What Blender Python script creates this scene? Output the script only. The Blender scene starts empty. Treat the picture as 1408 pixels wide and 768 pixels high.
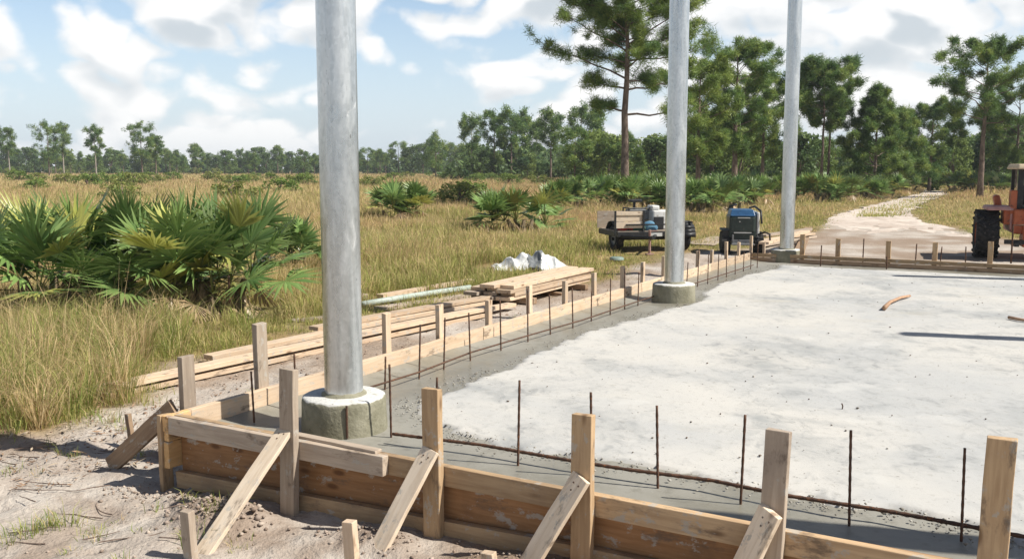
import bpy, bmesh, math, random
import numpy as np
from mathutils import Vector, Matrix
R = math.radians
sc = bpy.context.scene
col = sc.collection

# ------------------------------------------------------------------ camera
CAM_H, PITCH, LENS_PX = 1.70, math.atan(152 / 1280), 1280.0
cd = bpy.data.cameras.new('camera'); cam = bpy.data.objects.new('camera', cd); col.objects.link(cam)
cam.location = (0, 0, CAM_H); cam.rotation_euler = (math.pi / 2 - PITCH, 0, 0)
cd.sensor_width = 36; cd.lens = 36 * LENS_PX / 1408; cd.clip_end = 6000; cd.clip_start = .05
sc.camera = cam

# ------------------------------------------------------------------ sun, sky, exposure
SUN_EL = R(49)
SUN_H = Vector((.965, -.262, 0)).normalized()
SUN_DIR = Vector((SUN_H.x * math.cos(SUN_EL), SUN_H.y * math.cos(SUN_EL), math.sin(SUN_EL)))
sl = bpy.data.lights.new('sun', 'SUN'); sl.energy = 5.0; sl.angle = R(.5); sl.color = (1, .955, .87)
so = bpy.data.objects.new('sun', sl); col.objects.link(so)
so.rotation_euler = SUN_DIR.to_track_quat('Z', 'Y').to_euler(); so.location = (30, -10, 40)
vs = sc.view_settings
vs.view_transform = 'Standard'; vs.look = 'None'; vs.gamma = 1; vs.use_curve_mapping = False
vs.exposure = .42
sc.cycles.max_bounces = 6; sc.cycles.diffuse_bounces = 3; sc.cycles.transparent_max_bounces = 4
sc.cycles.caustics_reflective = False; sc.cycles.caustics_refractive = False

w = bpy.data.worlds.new('World'); sc.world = w; w.use_nodes = True
nt = w.node_tree; N = nt.nodes; L = nt.links; N.clear()
def nd(tree, typ, **kw):
    n = tree.nodes.new(typ)
    for k, v in kw.items(): setattr(n, k, v)
    return n
def mth(tree, op, a, b=None, c=None, clamp=False):
    n = nd(tree, 'ShaderNodeMath', operation=op); n.use_clamp = clamp
    for i, v in enumerate((a, b, c)):
        if v is None: continue
        if isinstance(v, (int, float)): n.inputs[i].default_value = v
        else: tree.links.new(v, n.inputs[i])
    return n.outputs[0]
def mixc(tree, f, a, b, blend='MIX'):
    n = nd(tree, 'ShaderNodeMix', data_type='RGBA', blend_type=blend)
    for i, v in ((0, f), (6, a), (7, b)):
        if isinstance(v, (int, float)): n.inputs[i].default_value = v
        elif isinstance(v, (tuple, list)): n.inputs[i].default_value = (*v[:3], 1)
        else: tree.links.new(v, n.inputs[i])
    return n.outputs[2]
def smooth(tree, v, lo, hi, a=0., b=1.):
    n = nd(tree, 'ShaderNodeMapRange', interpolation_type='SMOOTHSTEP')
    tree.links.new(v, n.inputs[0])
    for i, x in zip((1, 2, 3, 4), (lo, hi, a, b)): n.inputs[i].default_value = x
    return n.outputs[0]
sky = nd(nt, 'ShaderNodeTexSky', sky_type='NISHITA'); sky.sun_disc = False
sky.sun_elevation = SUN_EL; sky.sun_rotation = math.atan2(SUN_H.x, SUN_H.y)
sky.air_density = 1.0; sky.dust_density = 1.2; sky.ozone_density = 1.2
tc = nd(nt, 'ShaderNodeTexCoord')
sep = nd(nt, 'ShaderNodeSeparateXYZ'); L.new(tc.outputs['Generated'], sep.inputs[0])
def cloud_noise(dz, scale, detail, rough, zs, off):
    mp = nd(nt, 'ShaderNodeMapping'); L.new(tc.outputs['Generated'], mp.inputs[0])
    mp.inputs['Scale'].default_value = (1, 1, zs); mp.inputs['Location'].default_value = (off, 0, dz)
    n = nd(nt, 'ShaderNodeTexNoise', noise_dimensions='3D'); n.inputs['Scale'].default_value = scale
    n.inputs['Detail'].default_value = detail; n.inputs['Roughness'].default_value = rough
    n.inputs['Distortion'].default_value = .25
    L.new(mp.outputs[0], n.inputs['Vector']); return n.outputs['Fac']
OFF = 3.1
def puffs(dz, scale, zs, off):      # rounded billows
    n_ = cloud_noise(dz, scale, 0, .5, zs, off); return mth(nt, 'ABSOLUTE', mth(nt, 'MULTIPLY_ADD', n_, 2.0, -1.0))
def cloud(dz, fine=5):
    b = cloud_noise(dz * .5, 4.2, 2, .5, 1.9, OFF); f = cloud_noise(dz, 24, fine, .6, 1.5, OFF + 2)
    p1 = puffs(dz, 9.0, 1.7, OFF + 5); p2 = puffs(dz, 21.0, 1.6, OFF + 8)
    return mth(nt, 'ADD', mth(nt, 'ADD', mth(nt, 'MULTIPLY', b, .62), mth(nt, 'ADD', mth(nt, 'MULTIPLY', p1, .34), mth(nt, 'MULTIPLY', p2, .17))), mth(nt, 'MULTIPLY', f, .20))
dens, densu = cloud(0), cloud(.040, 2)
cov = smooth(nt, dens, .442, .545)
lit = smooth(nt, mth(nt, 'SUBTRACT', dens, densu), -.06, .07)
thick = smooth(nt, densu, .56, .72)
shade = mth(nt, 'MULTIPLY', mth(nt, 'SUBTRACT', 1.0, lit), mth(nt, 'ADD', .35, mth(nt, 'MULTIPLY', thick, .65)), clamp=True)
ccol = mixc(nt, shade, (9.9, 9.8, 9.7), (6.0, 6.5, 6.9))
upz = smooth(nt, sep.outputs['Z'], .15, .45, 0., 1.)
skyc = mixc(nt, 1.0, sky.outputs[0], mixc(nt, upz, (1.5, 1.5, 1.5), (.62, .62, .62)), 'MULTIPLY')
# thin whitish humid air low over the horizon
humid = smooth(nt, sep.outputs['Z'], -.02, .24, .72, .0)
skyh = mixc(nt, humid, skyc, (6.7, 7.8, 9.2))
high = smooth(nt, sep.outputs['Z'], .20, .42, 1.0, .0)
low = smooth(nt, sep.outputs['Z'], -.01, .06, .55, 1.0)
cf = mth(nt, 'MULTIPLY', mth(nt, 'MULTIPLY', cov, high), mth(nt, 'MULTIPLY', low, .93))
final = mixc(nt, cf, skyh, ccol)
bg = nd(nt, 'ShaderNodeBackground'); bg.inputs[1].default_value = .082
out = nd(nt, 'ShaderNodeOutputWorld'); L.new(final, bg.inputs[0]); L.new(bg.outputs[0], out.inputs[0])

# ------------------------------------------------------------------ maths helpers
def at(x, y, z):
    """ground position of a measured point of the survey photograph, at height z"""
    rx = (x - 704) / LENS_PX; ry = (384 - y) / LENS_PX
    d = Vector((rx, math.cos(PITCH) + ry * math.sin(PITCH), -math.sin(PITCH) + ry * math.cos(PITCH)))
    return Vector((0, 0, CAM_H)) + d * ((z - CAM_H) / d.z)
def proj(p):
    z = p.z - CAM_H
    f = p.y * math.cos(PITCH) - z * math.sin(PITCH); u = p.y * math.sin(PITCH) + z * math.cos(PITCH)
    return 704 + LENS_PX * p.x / f, 384 - LENS_PX * u / f
ang = R(-29.9)
O = at(250, 566, .40); O.z = 0
U = Vector((math.cos(ang), math.sin(ang), 0)); V = Vector((-math.sin(ang), math.cos(ang), 0)); Z = Vector((0, 0, 1))
def W(u, v, z=0.): return O + U * u + V * v + Z * z
def uv(p): d = Vector(p) - O; return d.dot(U), d.dot(V)
def bisect(f, a, b):
    fa = f(a)
    for _ in range(50):
        m = (a + b) / 2; fm = f(m)
        if (fm > 0) == (fa > 0): a, fa = m, fm
        else: b = m
    return (a + b) / 2
def v_at(x, u, z): return bisect(lambda v: proj(W(u, v, z))[0] - x, -.5, 14)
def u_at(x, v, z): return bisect(lambda u: proj(W(u, v, z))[0] - x, -.5, 4.6)
def z_at(y, p): return bisect(lambda z: proj(Vector((p.x, p.y, z)))[1] - y, -.3, 8)
TOP, WET, DRY = .40, .268, .284        # form top, fresh concrete, cured concrete
LEN_U, LEN_V = 6.9, 11.05

rng = np.random.default_rng(7); random.seed(7)
def _hash(ix, iy, s):
    h = (ix.astype(np.int64) * 374761393 + iy.astype(np.int64) * 668265263 + s * 974634777) & 0x7fffffff
    h = ((h ^ (h >> 13)) * 1274126177) & 0x7fffffff
    return ((h ^ (h >> 16)) & 0xffff) / 65535.0
def vnoise(x, y, s=0):
    x = np.asarray(x, float); y = np.asarray(y, float)
    ix = np.floor(x); iy = np.floor(y); fx = x - ix; fy = y - iy
    fx = fx * fx * (3 - 2 * fx); fy = fy * fy * (3 - 2 * fy)
    a = _hash(ix, iy, s); b = _hash(ix + 1, iy, s); c = _hash(ix, iy + 1, s); d = _hash(ix + 1, iy + 1, s)
    return (a * (1 - fx) + b * fx) * (1 - fy) + (c * (1 - fx) + d * fx) * fy
def fbm(x, y, s=0, o=4):
    r = 0; a = .5; t = 0
    for k in range(o):
        r = r + a * vnoise(np.asarray(x) * 2 ** k + 17.3 * k, np.asarray(y) * 2 ** k - 9.1 * k, s + k); t += a; a *= .5
    return r / t
def in_poly(x, y, P):
    ins = np.zeros(x.shape, bool); n = len(P)
    for i in range(n):
        x0, y0 = P[i]; x1, y1 = P[(i + 1) % n]
        c = ((y0 > y) != (y1 > y)) & (x < (x1 - x0) * (y - y0) / (y1 - y0 + 1e-12) + x0)
        ins ^= c
    return ins
def dist_poly(x, y, P):
    d = np.full(x.shape, 1e9); n = len(P)
    for i in range(n):
        ax, ay = P[i]; bx, by = P[(i + 1) % n]
        dx, dy = bx - ax, by - ay
        t = np.clip(((x - ax) * dx + (y - ay) * dy) / (dx * dx + dy * dy + 1e-12), 0, 1)
        d = np.minimum(d, np.hypot(x - ax - t * dx, y - ay - t * dy))
    return d
def signed(x, y, P):
    d = dist_poly(x, y, P); return np.where(in_poly(x, y, P), d, -d)

# ------------------------------------------------------------------ object helpers
def tag(o, label=None, cat=None, group=None, kind=None):
    if label: o['label'] = label
    if cat: o['category'] = cat
    if group: o['group'] = group
    if kind: o['kind'] = kind
    return o
def empty(name, loc=(0, 0, 0), rz=0.):
    o = bpy.data.objects.new(name, None); col.objects.link(o); o.location = loc; o.rotation_euler = (0, 0, rz)
    o.empty_display_size = .2; return o
def link(name, me, mat, parent=None, world=None):
    o = bpy.data.objects.new(name, me); col.objects.link(o)
    if mat is not None:
        for m in (mat if isinstance(mat, (list, tuple)) else [mat]): me.materials.append(m)
    if parent is not None:
        o.parent = parent
        if world is not None:
            pm = Matrix.LocRotScale(parent.location, parent.rotation_euler, None)
            o.matrix_local = pm.inverted() @ world
    elif world is not None: o.matrix_local = world
    return o
def copy_tree(o, parent=None):
    c = o.copy(); col.objects.link(c); c.parent = parent
    for ch in o.children: copy_tree(ch, c)
    return c
class MB:
    def __init__(s): s.v = []; s.f = []; s.m = []
    def add(s, vs, fs, mi=0):
        b = len(s.v); s.v += [tuple(p) for p in vs]; s.f += [tuple(b + i for i in f) for f in fs]; s.m += [mi] * len(fs)
    def box(s, c, size, rot=None, mi=0, taper=1.):
        hx, hy, hz = (a / 2 for a in size); c = Vector(c)
        vs = [Vector((x * hx * (taper if z > 0 else 1), y * hy * (taper if z > 0 else 1), z * hz)) for z in (-1, 1) for y in (-1, 1) for x in (-1, 1)]
        if rot is not None: vs = [rot @ p for p in vs]
        s.add([p + c for p in vs], [(0, 2, 3, 1), (4, 5, 7, 6), (0, 1, 5, 4), (2, 6, 7, 3), (0, 4, 6, 2), (1, 3, 7, 5)], mi)
    def tube(s, pts, rad, n=8, cap=True, mi=0):
        pts = [Vector(p) for p in pts]
        if isinstance(rad, (int, float)): rad = [rad] * len(pts)
        b = len(s.v); prev = None
        for i, p in enumerate(pts):
            t = (pts[min(i + 1, len(pts) - 1)] - pts[max(i - 1, 0)]).normalized()
            a = prev if prev is not None else (Vector((1, 0, 0)) if abs(t.x) < .8 else Vector((0, 1, 0)))
            a = (a - t * a.dot(t)).normalized(); prev = a; c = t.cross(a)
            for k in range(n):
                q = 2 * math.pi * k / n; s.v.append(tuple(p + (a * math.cos(q) + c * math.sin(q)) * rad[i]))
        for i in range(len(pts) - 1):
            for k in range(n):
                k2 = (k + 1) % n
                s.f.append((b + i * n + k, b + i * n + k2, b + (i + 1) * n + k2, b + (i + 1) * n + k)); s.m.append(mi)
        if cap:
            s.f.append(tuple(b + k for k in range(n))[::-1]); s.f.append(tuple(b + (len(pts) - 1) * n + k for k in range(n))); s.m += [mi, mi]
    def lathe(s, prof, n=32, axis='Z', c=(0, 0, 0), mi=0, jit=None):
        b = len(s.v); c = Vector(c)
        for i, (r, h) in enumerate(prof):
            for k in range(n):
                q = 2 * math.pi * k / n; rr = r * (1 + (jit(i, k) if jit else 0))
                p = Vector((rr * math.cos(q), rr * math.sin(q), h))
                if axis == 'X': p = Vector((p.z, p.x, p.y))
                if axis == 'Y': p = Vector((p.x, p.z, p.y))
                s.v.append(tuple(p + c))
        for i in range(len(prof) - 1):
            for k in range(n):
                k2 = (k + 1) % n; s.f.append((b + i * n + k, b + i * n + k2, b + (i + 1) * n + k2, b + (i + 1) * n + k)); s.m.append(mi)
    def mesh(s, name, smooth=False):
        me = bpy.data.meshes.new(name); me.from_pydata(s.v, [], s.f); me.update()
        if any(s.m): me.polygons.foreach_set('material_index', s.m)
        if smooth: me.polygons.foreach_set('use_smooth', [True] * len(s.f))
        return me
    def build(s, name, mat, parent=None, smooth=False, world=None, bevel=0., recalc=True):
        me = s.mesh(name, smooth)
        if recalc:
            bm = bmesh.new(); bm.from_mesh(me); bmesh.ops.recalc_face_normals(bm, faces=bm.faces); bm.to_mesh(me); bm.free()
        o = link(name, me, mat, parent, world)
        if bevel:
            b = o.modifiers.new('bevel', 'BEVEL'); b.width = bevel; b.segments = 2; b.limit_method = 'ANGLE'
        return o
def tri_mesh(name, verts, tris, colors=None):
    me = bpy.data.meshes.new(name); nv, ntr = len(verts), len(tris)
    me.vertices.add(nv); me.vertices.foreach_set('co', np.asarray(verts, np.float32).ravel())
    me.loops.add(ntr * 3); me.loops.foreach_set('vertex_index', np.asarray(tris, np.int32).ravel())
    me.polygons.add(ntr); me.polygons.foreach_set('loop_start', np.arange(0, ntr * 3, 3, dtype=np.int32))
    me.update(calc_edges=True)
    if colors is not None:
        a = me.attributes.new('Col', 'FLOAT_COLOR', 'POINT')
        c = np.ones((nv, 4), np.float32); c[:, :3] = colors; a.data.foreach_set('color', c.ravel())
    return me
def plank(name, p0, p1, n, wd, t, mat, parent=None, bevel=.003, bow=0., chip=True):
    p0 = Vector(p0); p1 = Vector(p1); x = (p1 - p0); ln = x.length; x.normalize()
    n = Vector(n); n = (n - x * n.dot(x)).normalized(); y = n.cross(x)
    m = MB(); k = 7
    for i in range(k):
        a = (i / (k - 1) - .5) * ln
        dy = random.uniform(-.0015, .0015); dz = bow * (1 - (2 * i / (k - 1) - 1) ** 2)
        for sy, sz in ((-1, -1), (1, -1), (1, 1), (-1, 1)):
            e = random.uniform(-.0012, .0012)
            ee = random.uniform(-.004, .004) if i in (0, k - 1) else 0
            m.v.append((a + ee, sy * wd / 2 + dy + e, sz * t / 2 + dz))
    for i in range(k - 1):
        for q in range(4):
            m.f.append((i * 4 + q, i * 4 + (q + 1) % 4, i * 4 + 4 + (q + 1) % 4, i * 4 + 4 + q)); m.m.append(0)
    m.f += [(3, 2, 1, 0), tuple((k - 1) * 4 + q for q in range(4))]; m.m += [0, 0]
    M4 = Matrix((x, y, n)).transposed().to_4x4(); M4.translation = (p0 + p1) / 2
    return m.build(name, mat, parent, world=M4, bevel=bevel)

# ------------------------------------------------------------------ materials
def new_mat(name, rough=.8, spec=.3, metal=0.):
    m = bpy.data.materials.new(name); m.use_nodes = True; b = m.node_tree.nodes['Principled BSDF']
    b.inputs['Roughness'].default_value = rough; b.inputs['Specular IOR Level'].default_value = spec; b.inputs['Metallic'].default_value = metal
    return m, m.node_tree, b
def vec(t, src='Object', scale=(1, 1, 1), rnd=False):
    c = nd(t, 'ShaderNodeTexCoord'); mp = nd(t, 'ShaderNodeMapping'); mp.inputs['Scale'].default_value = scale
    t.links.new(c.outputs[src], mp.inputs[0])
    if rnd:
        oi = nd(t, 'ShaderNodeObjectInfo'); s = mth(t, 'MULTIPLY', oi.outputs['Random'], 37.0)
        cb = nd(t, 'ShaderNodeCombineXYZ')
        for i in range(3): t.links.new(s, cb.inputs[i])
        t.links.new(cb.outputs[0], mp.inputs['Location'])
    return mp.outputs[0]
def noise(t, v, scale, detail=4, rough=.55, dist=0.):
    n = nd(t, 'ShaderNodeTexNoise'); n.inputs['Scale'].default_value = scale; n.inputs['Detail'].default_value = detail
    n.inputs['Roughness'].default_value = rough; n.inputs['Distortion'].default_value = dist
    t.links.new(v, n.inputs['Vector']); return n.outputs['Fac']
def bump(t, b, h, strength, dist):
    n = nd(t, 'ShaderNodeBump'); n.inputs['Strength'].default_value = strength; n.inputs['Distance'].default_value = dist
    t.links.new(h, n.inputs['Height']); t.links.new(n.outputs[0], b.inputs['Normal'])
def mottled(name, c1, c2, scale=8., rough=.8, spec=.3, metal=0., c3=None, s3=40., bmp=.3, bd=.01, stretch=(1, 1, 1), lo=.35, hi=.65, rnd=True):
    m, t, b = new_mat(name, rough, spec, metal); v = vec(t, 'Object', stretch, rnd)
    n = noise(t, v, scale, 6); c = mixc(t, smooth(t, n, lo, hi), c1, c2)
    f = noise(t, v, s3, 4)
    if c3: c = mixc(t, smooth(t, f, .58, .7), c, c3)
    t.links.new(c, b.inputs['Base Color'])
    if bmp: bump(t, b, f, bmp, bd)
    return m
def wood(name, light, dark, stain, grey=0., rough=.75):
    m, t, b = new_mat(name, rough, .25)
    v = vec(t, 'Object', (1.2, 16, 16), True); g = noise(t, v, 3.0, 6, .6, .6)
    c = mixc(t, smooth(t, g, .3, .72), light, dark)
    v2 = vec(t, 'Object', (1, 1, 1), True); s = noise(t, v2, 3.2, 5, .6)
    c = mixc(t, smooth(t, s, .50, .78, 0, .75), c, stain)
    oi = nd(t, 'ShaderNodeObjectInfo')
    val = mth(t, 'MULTIPLY_ADD', oi.outputs['Random'], .42, .78)
    hs = nd(t, 'ShaderNodeHueSaturation'); t.links.new(c, hs.inputs['Color']); t.links.new(val, hs.inputs['Value'])
    hs.inputs['Saturation'].default_value = 1 - grey
    vo = nd(t, 'ShaderNodeTexVoronoi'); vo.inputs['Scale'].default_value = 1.0
    t.links.new(vec(t, 'Object', (3.2, 9, 9), True), vo.inputs['Vector'])
    k = smooth(t, vo.outputs['Distance'], .06, .17, 1, 0)
    c2 = mixc(t, mth(t, 'MULTIPLY', k, .8), hs.outputs[0], (dark[0] * .35, dark[1] * .28, dark[2] * .25))
    sp = noise(t, vec(t, 'Object', (1, 1.6, 1), True), 11, 7, .7); c2 = mixc(t, smooth(t, sp, .565, .63, 0, .7), c2, (.42, .395, .35))
    dk = noise(t, vec(t, 'Object', (.8, 2, 2), True), 6, 5, .7); c2 = mixc(t, smooth(t, dk, .555, .70, 0, .75), c2, (.13, .095, .07))
    t.links.new(c2, b.inputs['Base Color']); bump(t, b, g, .35, .004)
    return m
W_FRESH = wood('new_pine', (.60, .45, .30), (.50, .34, .20), (.42, .31, .22), .14)
W_SUNLIT = wood('sunlit_pine', (.74, .61, .46), (.62, .48, .33), (.46, .36, .27), .1)  # paler copy of the new pine, with direct sunlight put into its colour
W_ORANGE = wood('orange_pine', (.62, .40, .19), (.50, .30, .13), (.34, .2, .1), 0.)
W_GREY = wood('weathered_pine', (.44, .345, .25), (.33, .245, .17), (.27, .21, .16), .18)
W_BROWN = wood('stained_pine', (.50, .34, .185), (.37, .235, .12), (.25, .17, .11), .08)
W_SIDE = wood('dark_pine', (.36, .24, .14), (.26, .16, .09), (.18, .12, .08), .1)  # darkest brown of the pine tones
PLY = wood('form_plywood', (.40, .215, .10), (.29, .145, .062), (.16, .09, .05), 0., .6)
RUST = mottled('rusty_steel', (.14, .075, .048), (.075, .048, .036), 30, .75, .3, .2, (.26, .11, .05), 60, .6, .003)
SAND = None
def galv():
    m, t, b = new_mat('galvanized_steel', .42, .5, .75)
    v = vec(t, 'Object', (1, 1, .22), True); n = noise(t, v, 7.5, 8, .62, 1.2)
    vo = nd(t, 'ShaderNodeTexVoronoi'); vo.inputs['Scale'].default_value = 55; t.links.new(vec(t, 'Object', (1, 1, .8)), vo.inputs['Vector'])
    c = mixc(t, smooth(t, n, .36, .66), (.46, .485, .495), (.64, .665, .67))
    bw = nd(t, 'ShaderNodeRGBToBW'); t.links.new(vo.outputs['Color'], bw.inputs[0]); c = mixc(t, .22, c, bw.outputs[0], 'SOFT_LIGHT')
    v3 = vec(t, 'Object', (22, 22, .35), True); st = noise(t, v3, 1.2, 5, .6)
    c = mixc(t, smooth(t, st, .50, .75, 0, .4), c, (.70, .72, .72))
    wipe = noise(t, vec(t, 'Object', (1.6, 1.6, .75), True), 3.2, 6, .6, 2.2)
    wf = smooth(t, wipe, .62, .74, 0, .5)
    c = mixc(t, wf, c, (.86, .87, .87))
    sp = noise(t, v, 70, 3); c = mixc(t, smooth(t, sp, .70, .76), c, (.22, .22, .21))
    t.links.new(c, b.inputs['Base Color'])
    r = smooth(t, n, .3, .7, .24, .40); t.links.new(r, b.inputs['Roughness'])
    t.links.new(mth(t, 'MULTIPLY_ADD', wf, -.6, .88), b.inputs['Metallic'])
    bump(t, b, n, .08, .01); return m
GALV = galv()
def leafy(name, trans=.28, rough=.45, spec=.35):
    m, t, b = new_mat(name, rough, spec)
    a = nd(t, 'ShaderNodeAttribute', attribute_name='Col'); t.links.new(a.outputs['Color'], b.inputs['Base Color'])
    tr = nd(t, 'ShaderNodeBsdfTranslucent'); hs = nd(t, 'ShaderNodeHueSaturation'); hs.inputs['Value'].default_value = 1.25
    t.links.new(a.outputs['Color'], hs.inputs['Color']); t.links.new(hs.outputs[0], tr.inputs['Color'])
    mx = nd(t, 'ShaderNodeMixShader'); mx.inputs[0].default_value = trans
    t.links.new(b.outputs[0], mx.inputs[1]); t.links.new(tr.outputs[0], mx.inputs[2])
    t.links.new(mx.outputs[0], t.nodes['Material Output'].inputs[0]); return m
GRASS = leafy('grass_blades', .35, .6, .2); FROND = leafy('palmetto_leaf', .22, .38, .5); NEEDLE = leafy('pine_needles', .34, .5, .3); LEAF = leafy('tree_leaves', .35, .55, .25)
BARK = mottled('pine_bark', (.13, .095, .075), (.24, .18, .145), 9, .9, .2, 0, (.06, .045, .04), 22, .8, .03, (1, 1, .4))
PALE_BARK = mottled('pale_bark', (.30, .26, .22), (.42, .37, .32), 6, .9, .2, 0, (.14, .11, .09), 14, .6, .03, (1, 1, .3))
STEM = mottled('palmetto_stem', (.10, .08, .05), (.20, .15, .09), 14, .9)

# ------------------------------------------------------------------ ground
road_l = [at(*p, 0) for p in ((1046, 345), (1120, 318), (1137, 306), (1158, 294), (1190, 285), (1222, 277), (1250, 270), (1268, 264), (1276, 259))]
road_r = [at(*p, 0) for p in ((1500, 352), (1390, 330), (1325, 318), (1262, 304), (1252, 293), (1262, 283), (1284, 274), (1300, 266), (1298, 259.5))]
sand_px = [(-700, 690), (-250, 640), (0, 592), (75, 566), (125, 548), (150, 520), (245, 499), (330, 484), (440, 460), (560, 434), (640, 424), (700, 420), (830, 384), (850, 366),
           (950, 352), (1000, 345), (1046, 340), (1095, 324)]
sand_poly = [tuple(at(*p, 0)[:2]) for p in sand_px] + [tuple(at(1400, 334, 0)[:2]), (16, 18), (16, -12), (-14, -12), (-14, 2)]
road_poly = [tuple(p[:2]) for p in road_l] + [tuple(p[:2]) for p in road_r[::-1]]
med_px = [(1196, 299), (1212, 290), (1240, 281), (1268, 273), (1280, 268), (1284, 270), (1262, 279), (1240, 288), (1222, 297)]
med_poly = [tuple(at(*p, 0)[:2]) for p in med_px]
def sandiness(x, y):
    """positive on bare sand, in metres from its ragged edge"""
    d = signed(x, y, sand_poly) + (fbm(x * 1.1, y * 1.1, 5) - .5) * 1.5
    dist = np.hypot(x, y)
    r = signed(x, y, road_poly) + (fbm(x * .6, y * .6, 9) - .5) * .018 * dist
    m = signed(x, y, med_poly) + (fbm(x * .8, y * .8, 19) - .5) * 1.0
    m = m + .45; r = np.where(m > 0, -m, r)
    return np.maximum(d, r)
FOOT = []
for _k in range(34):
    _q = at(random.uniform(-60, 420), random.uniform(590, 800), 0) if _k < 24 else W(random.uniform(-.9, -.3), random.uniform(.8, 6))
    FOOT.append((_q.x, _q.y, random.uniform(0, 3.14)))
def ground_z(x, y, fine=True):
    x = np.asarray(x, float); y = np.asarray(y, float)
    ru = (x - O.x) * U.x + (y - O.y) * U.y; rv = (x - O.x) * V.x + (y - O.y) * V.y
    ramp = np.clip(.048 * ru, 0, .13) * np.clip((rv + 1.5) / 1.1, 0, 1) * (ru > -.2) * np.clip((.3 - rv) / .2, 0, 1)
    inside = (ru > -.02) & (ru < LEN_U) & (rv > .02) & (rv < LEN_V)
    z = (fbm(x * .9, y * .9, 31) - .5) * .05
    if fine: z = z + (fbm(x * 4.5, y * 4.5, 41) - .5) * .06 + (fbm(x * 15, y * 15, 51, 3) - .5) * .022
    lump_ = .7 + .9 * (fbm(x * 13, y * 13, 55, 3) - .3)
    for mu, mv, su, sv, mh in ((.66, -.36, .25, .14, .12), (1.5, -.27, .20, .09, .09), (.2, -.2, .15, .07, .035), (2.3, -.24, .35, .1, .05)):
        z = z + mh * lump_ * np.exp(-((ru - mu) / su) ** 2 - ((rv - mv) / sv) ** 2)
    if fine:
        for fx_, fy_, fa_ in FOOT:
            c_, s_ = math.cos(fa_), math.sin(fa_); a_ = ((x - fx_) * c_ + (y - fy_) * s_) / .14; b_ = (-(x - fx_) * s_ + (y - fy_) * c_) / .055; q_ = a_ * a_ + b_ * b_
            z = z - .022 * np.exp(-q_ ** 2) + .008 * np.exp(-(q_ - 1.7) ** 2 * 2)
    far = np.clip((np.hypot(x, y) - 30) / 100, 0, 1)
    z = z + far * (fbm(x * .03, y * .03, 61) - .5) * .5
    return np.where(inside, -.05, z + ramp)
def axis(lo, hi, a, b, step, grow):
    pts = list(np.arange(a, b + 1e-6, step)); s = step; p = b
    while p < hi: s *= grow; p += s; pts.append(p)
    s = step; p = a
    while p > lo: s *= grow; p -= s; pts.insert(0, p)
    return np.array(pts)
def grid_obj(name, xs, ys, zf, mats, attr=None):
    X, Y = np.meshgrid(xs, ys); Zz = zf(X, Y); v = np.stack([X, Y, Zz], -1).reshape(-1, 3)
    nx, ny = len(xs), len(ys); i = np.arange(nx * ny).reshape(ny, nx)
    a, b, c, d = i[:-1, :-1].ravel(), i[:-1, 1:].ravel(), i[1:, 1:].ravel(), i[1:, :-1].ravel()
    tr = np.concatenate([np.stack([a, b, c], 1), np.stack([a, c, d], 1)])
    cc = None
    if attr is not None: cc = np.stack([a_.ravel() for a_ in attr(X, Y)], 1)
    me = tri_mesh(name, v, tr, cc); me.polygons.foreach_set('use_smooth', [True] * len(tr))
    return link(name, me, mats)
def sand_color(t, v):
    n1 = noise(t, v, 1.6, 6, .6); n2 = noise(t, v, 9, 6, .6); n3 = noise(t, v, 42, 4, .6)
    c = mixc(t, smooth(t, n1, .35, .65), (.50, .45, .395), (.395, .34, .29))
    c = mixc(t, smooth(t, n2, .52, .72, 0, .6), c, (.34, .275, .23))
    c = mixc(t, smooth(t, n3, .62, .72, 0, .6), c, (.24, .19, .15))
    c = mixc(t, smooth(t, n3, .30, .40, .55, 0), c, (.58, .52, .46))
    n4 = noise(t, v, .8, 5, .6, .6)
    c = mixc(t, smooth(t, n4, .57, .68, 0, .6), c, (.27, .20, .15))
    return c, n2, n3
def ground_mat():
    m, t, b = new_mat('sandy_soil', .95, .1); v = vec(t)
    c, n2, n3 = sand_color(t, v)
    a = nd(t, 'ShaderNodeAttribute', attribute_name='Col'); ac = nd(t, 'ShaderNodeSeparateColor'); t.links.new(a.outputs['Color'], ac.inputs[0])
    c = mixc(t, mth(t, 'MULTIPLY', ac.outputs[1], .85), c, mixc(t, n3, (.21, .155, .115), (.34, .265, .21)))
    c = mixc(t, mth(t, 'MULTIPLY', ac.outputs[2], .75), c, mixc(t, n3, (.17, .115, .075), (.33, .24, .17)))
    g1 = noise(t, v, .25, 6, .6); g2 = noise(t, v, 12, 5, .65)
    thatch = mixc(t, smooth(t, g1, .4, .62), (.29, .205, .10), (.20, .185, .07))
    thatch = mixc(t, smooth(t, g2, .45, .7, 0, .8), thatch, (.12, .09, .045))
    c = mixc(t, ac.outputs[0], thatch, c)
    t.links.new(c, b.inputs['Base Color'])
    h = mth(t, 'ADD', n2, mth(t, 'MULTIPLY', n3, .5)); bump(t, b, h, .8, .035)
    return m
gx = axis(-420, 420, -5, 3.2, .05, 1.045); gy = axis(-30, 620, 2.4, 7.2, .05, 1.04)
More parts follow.
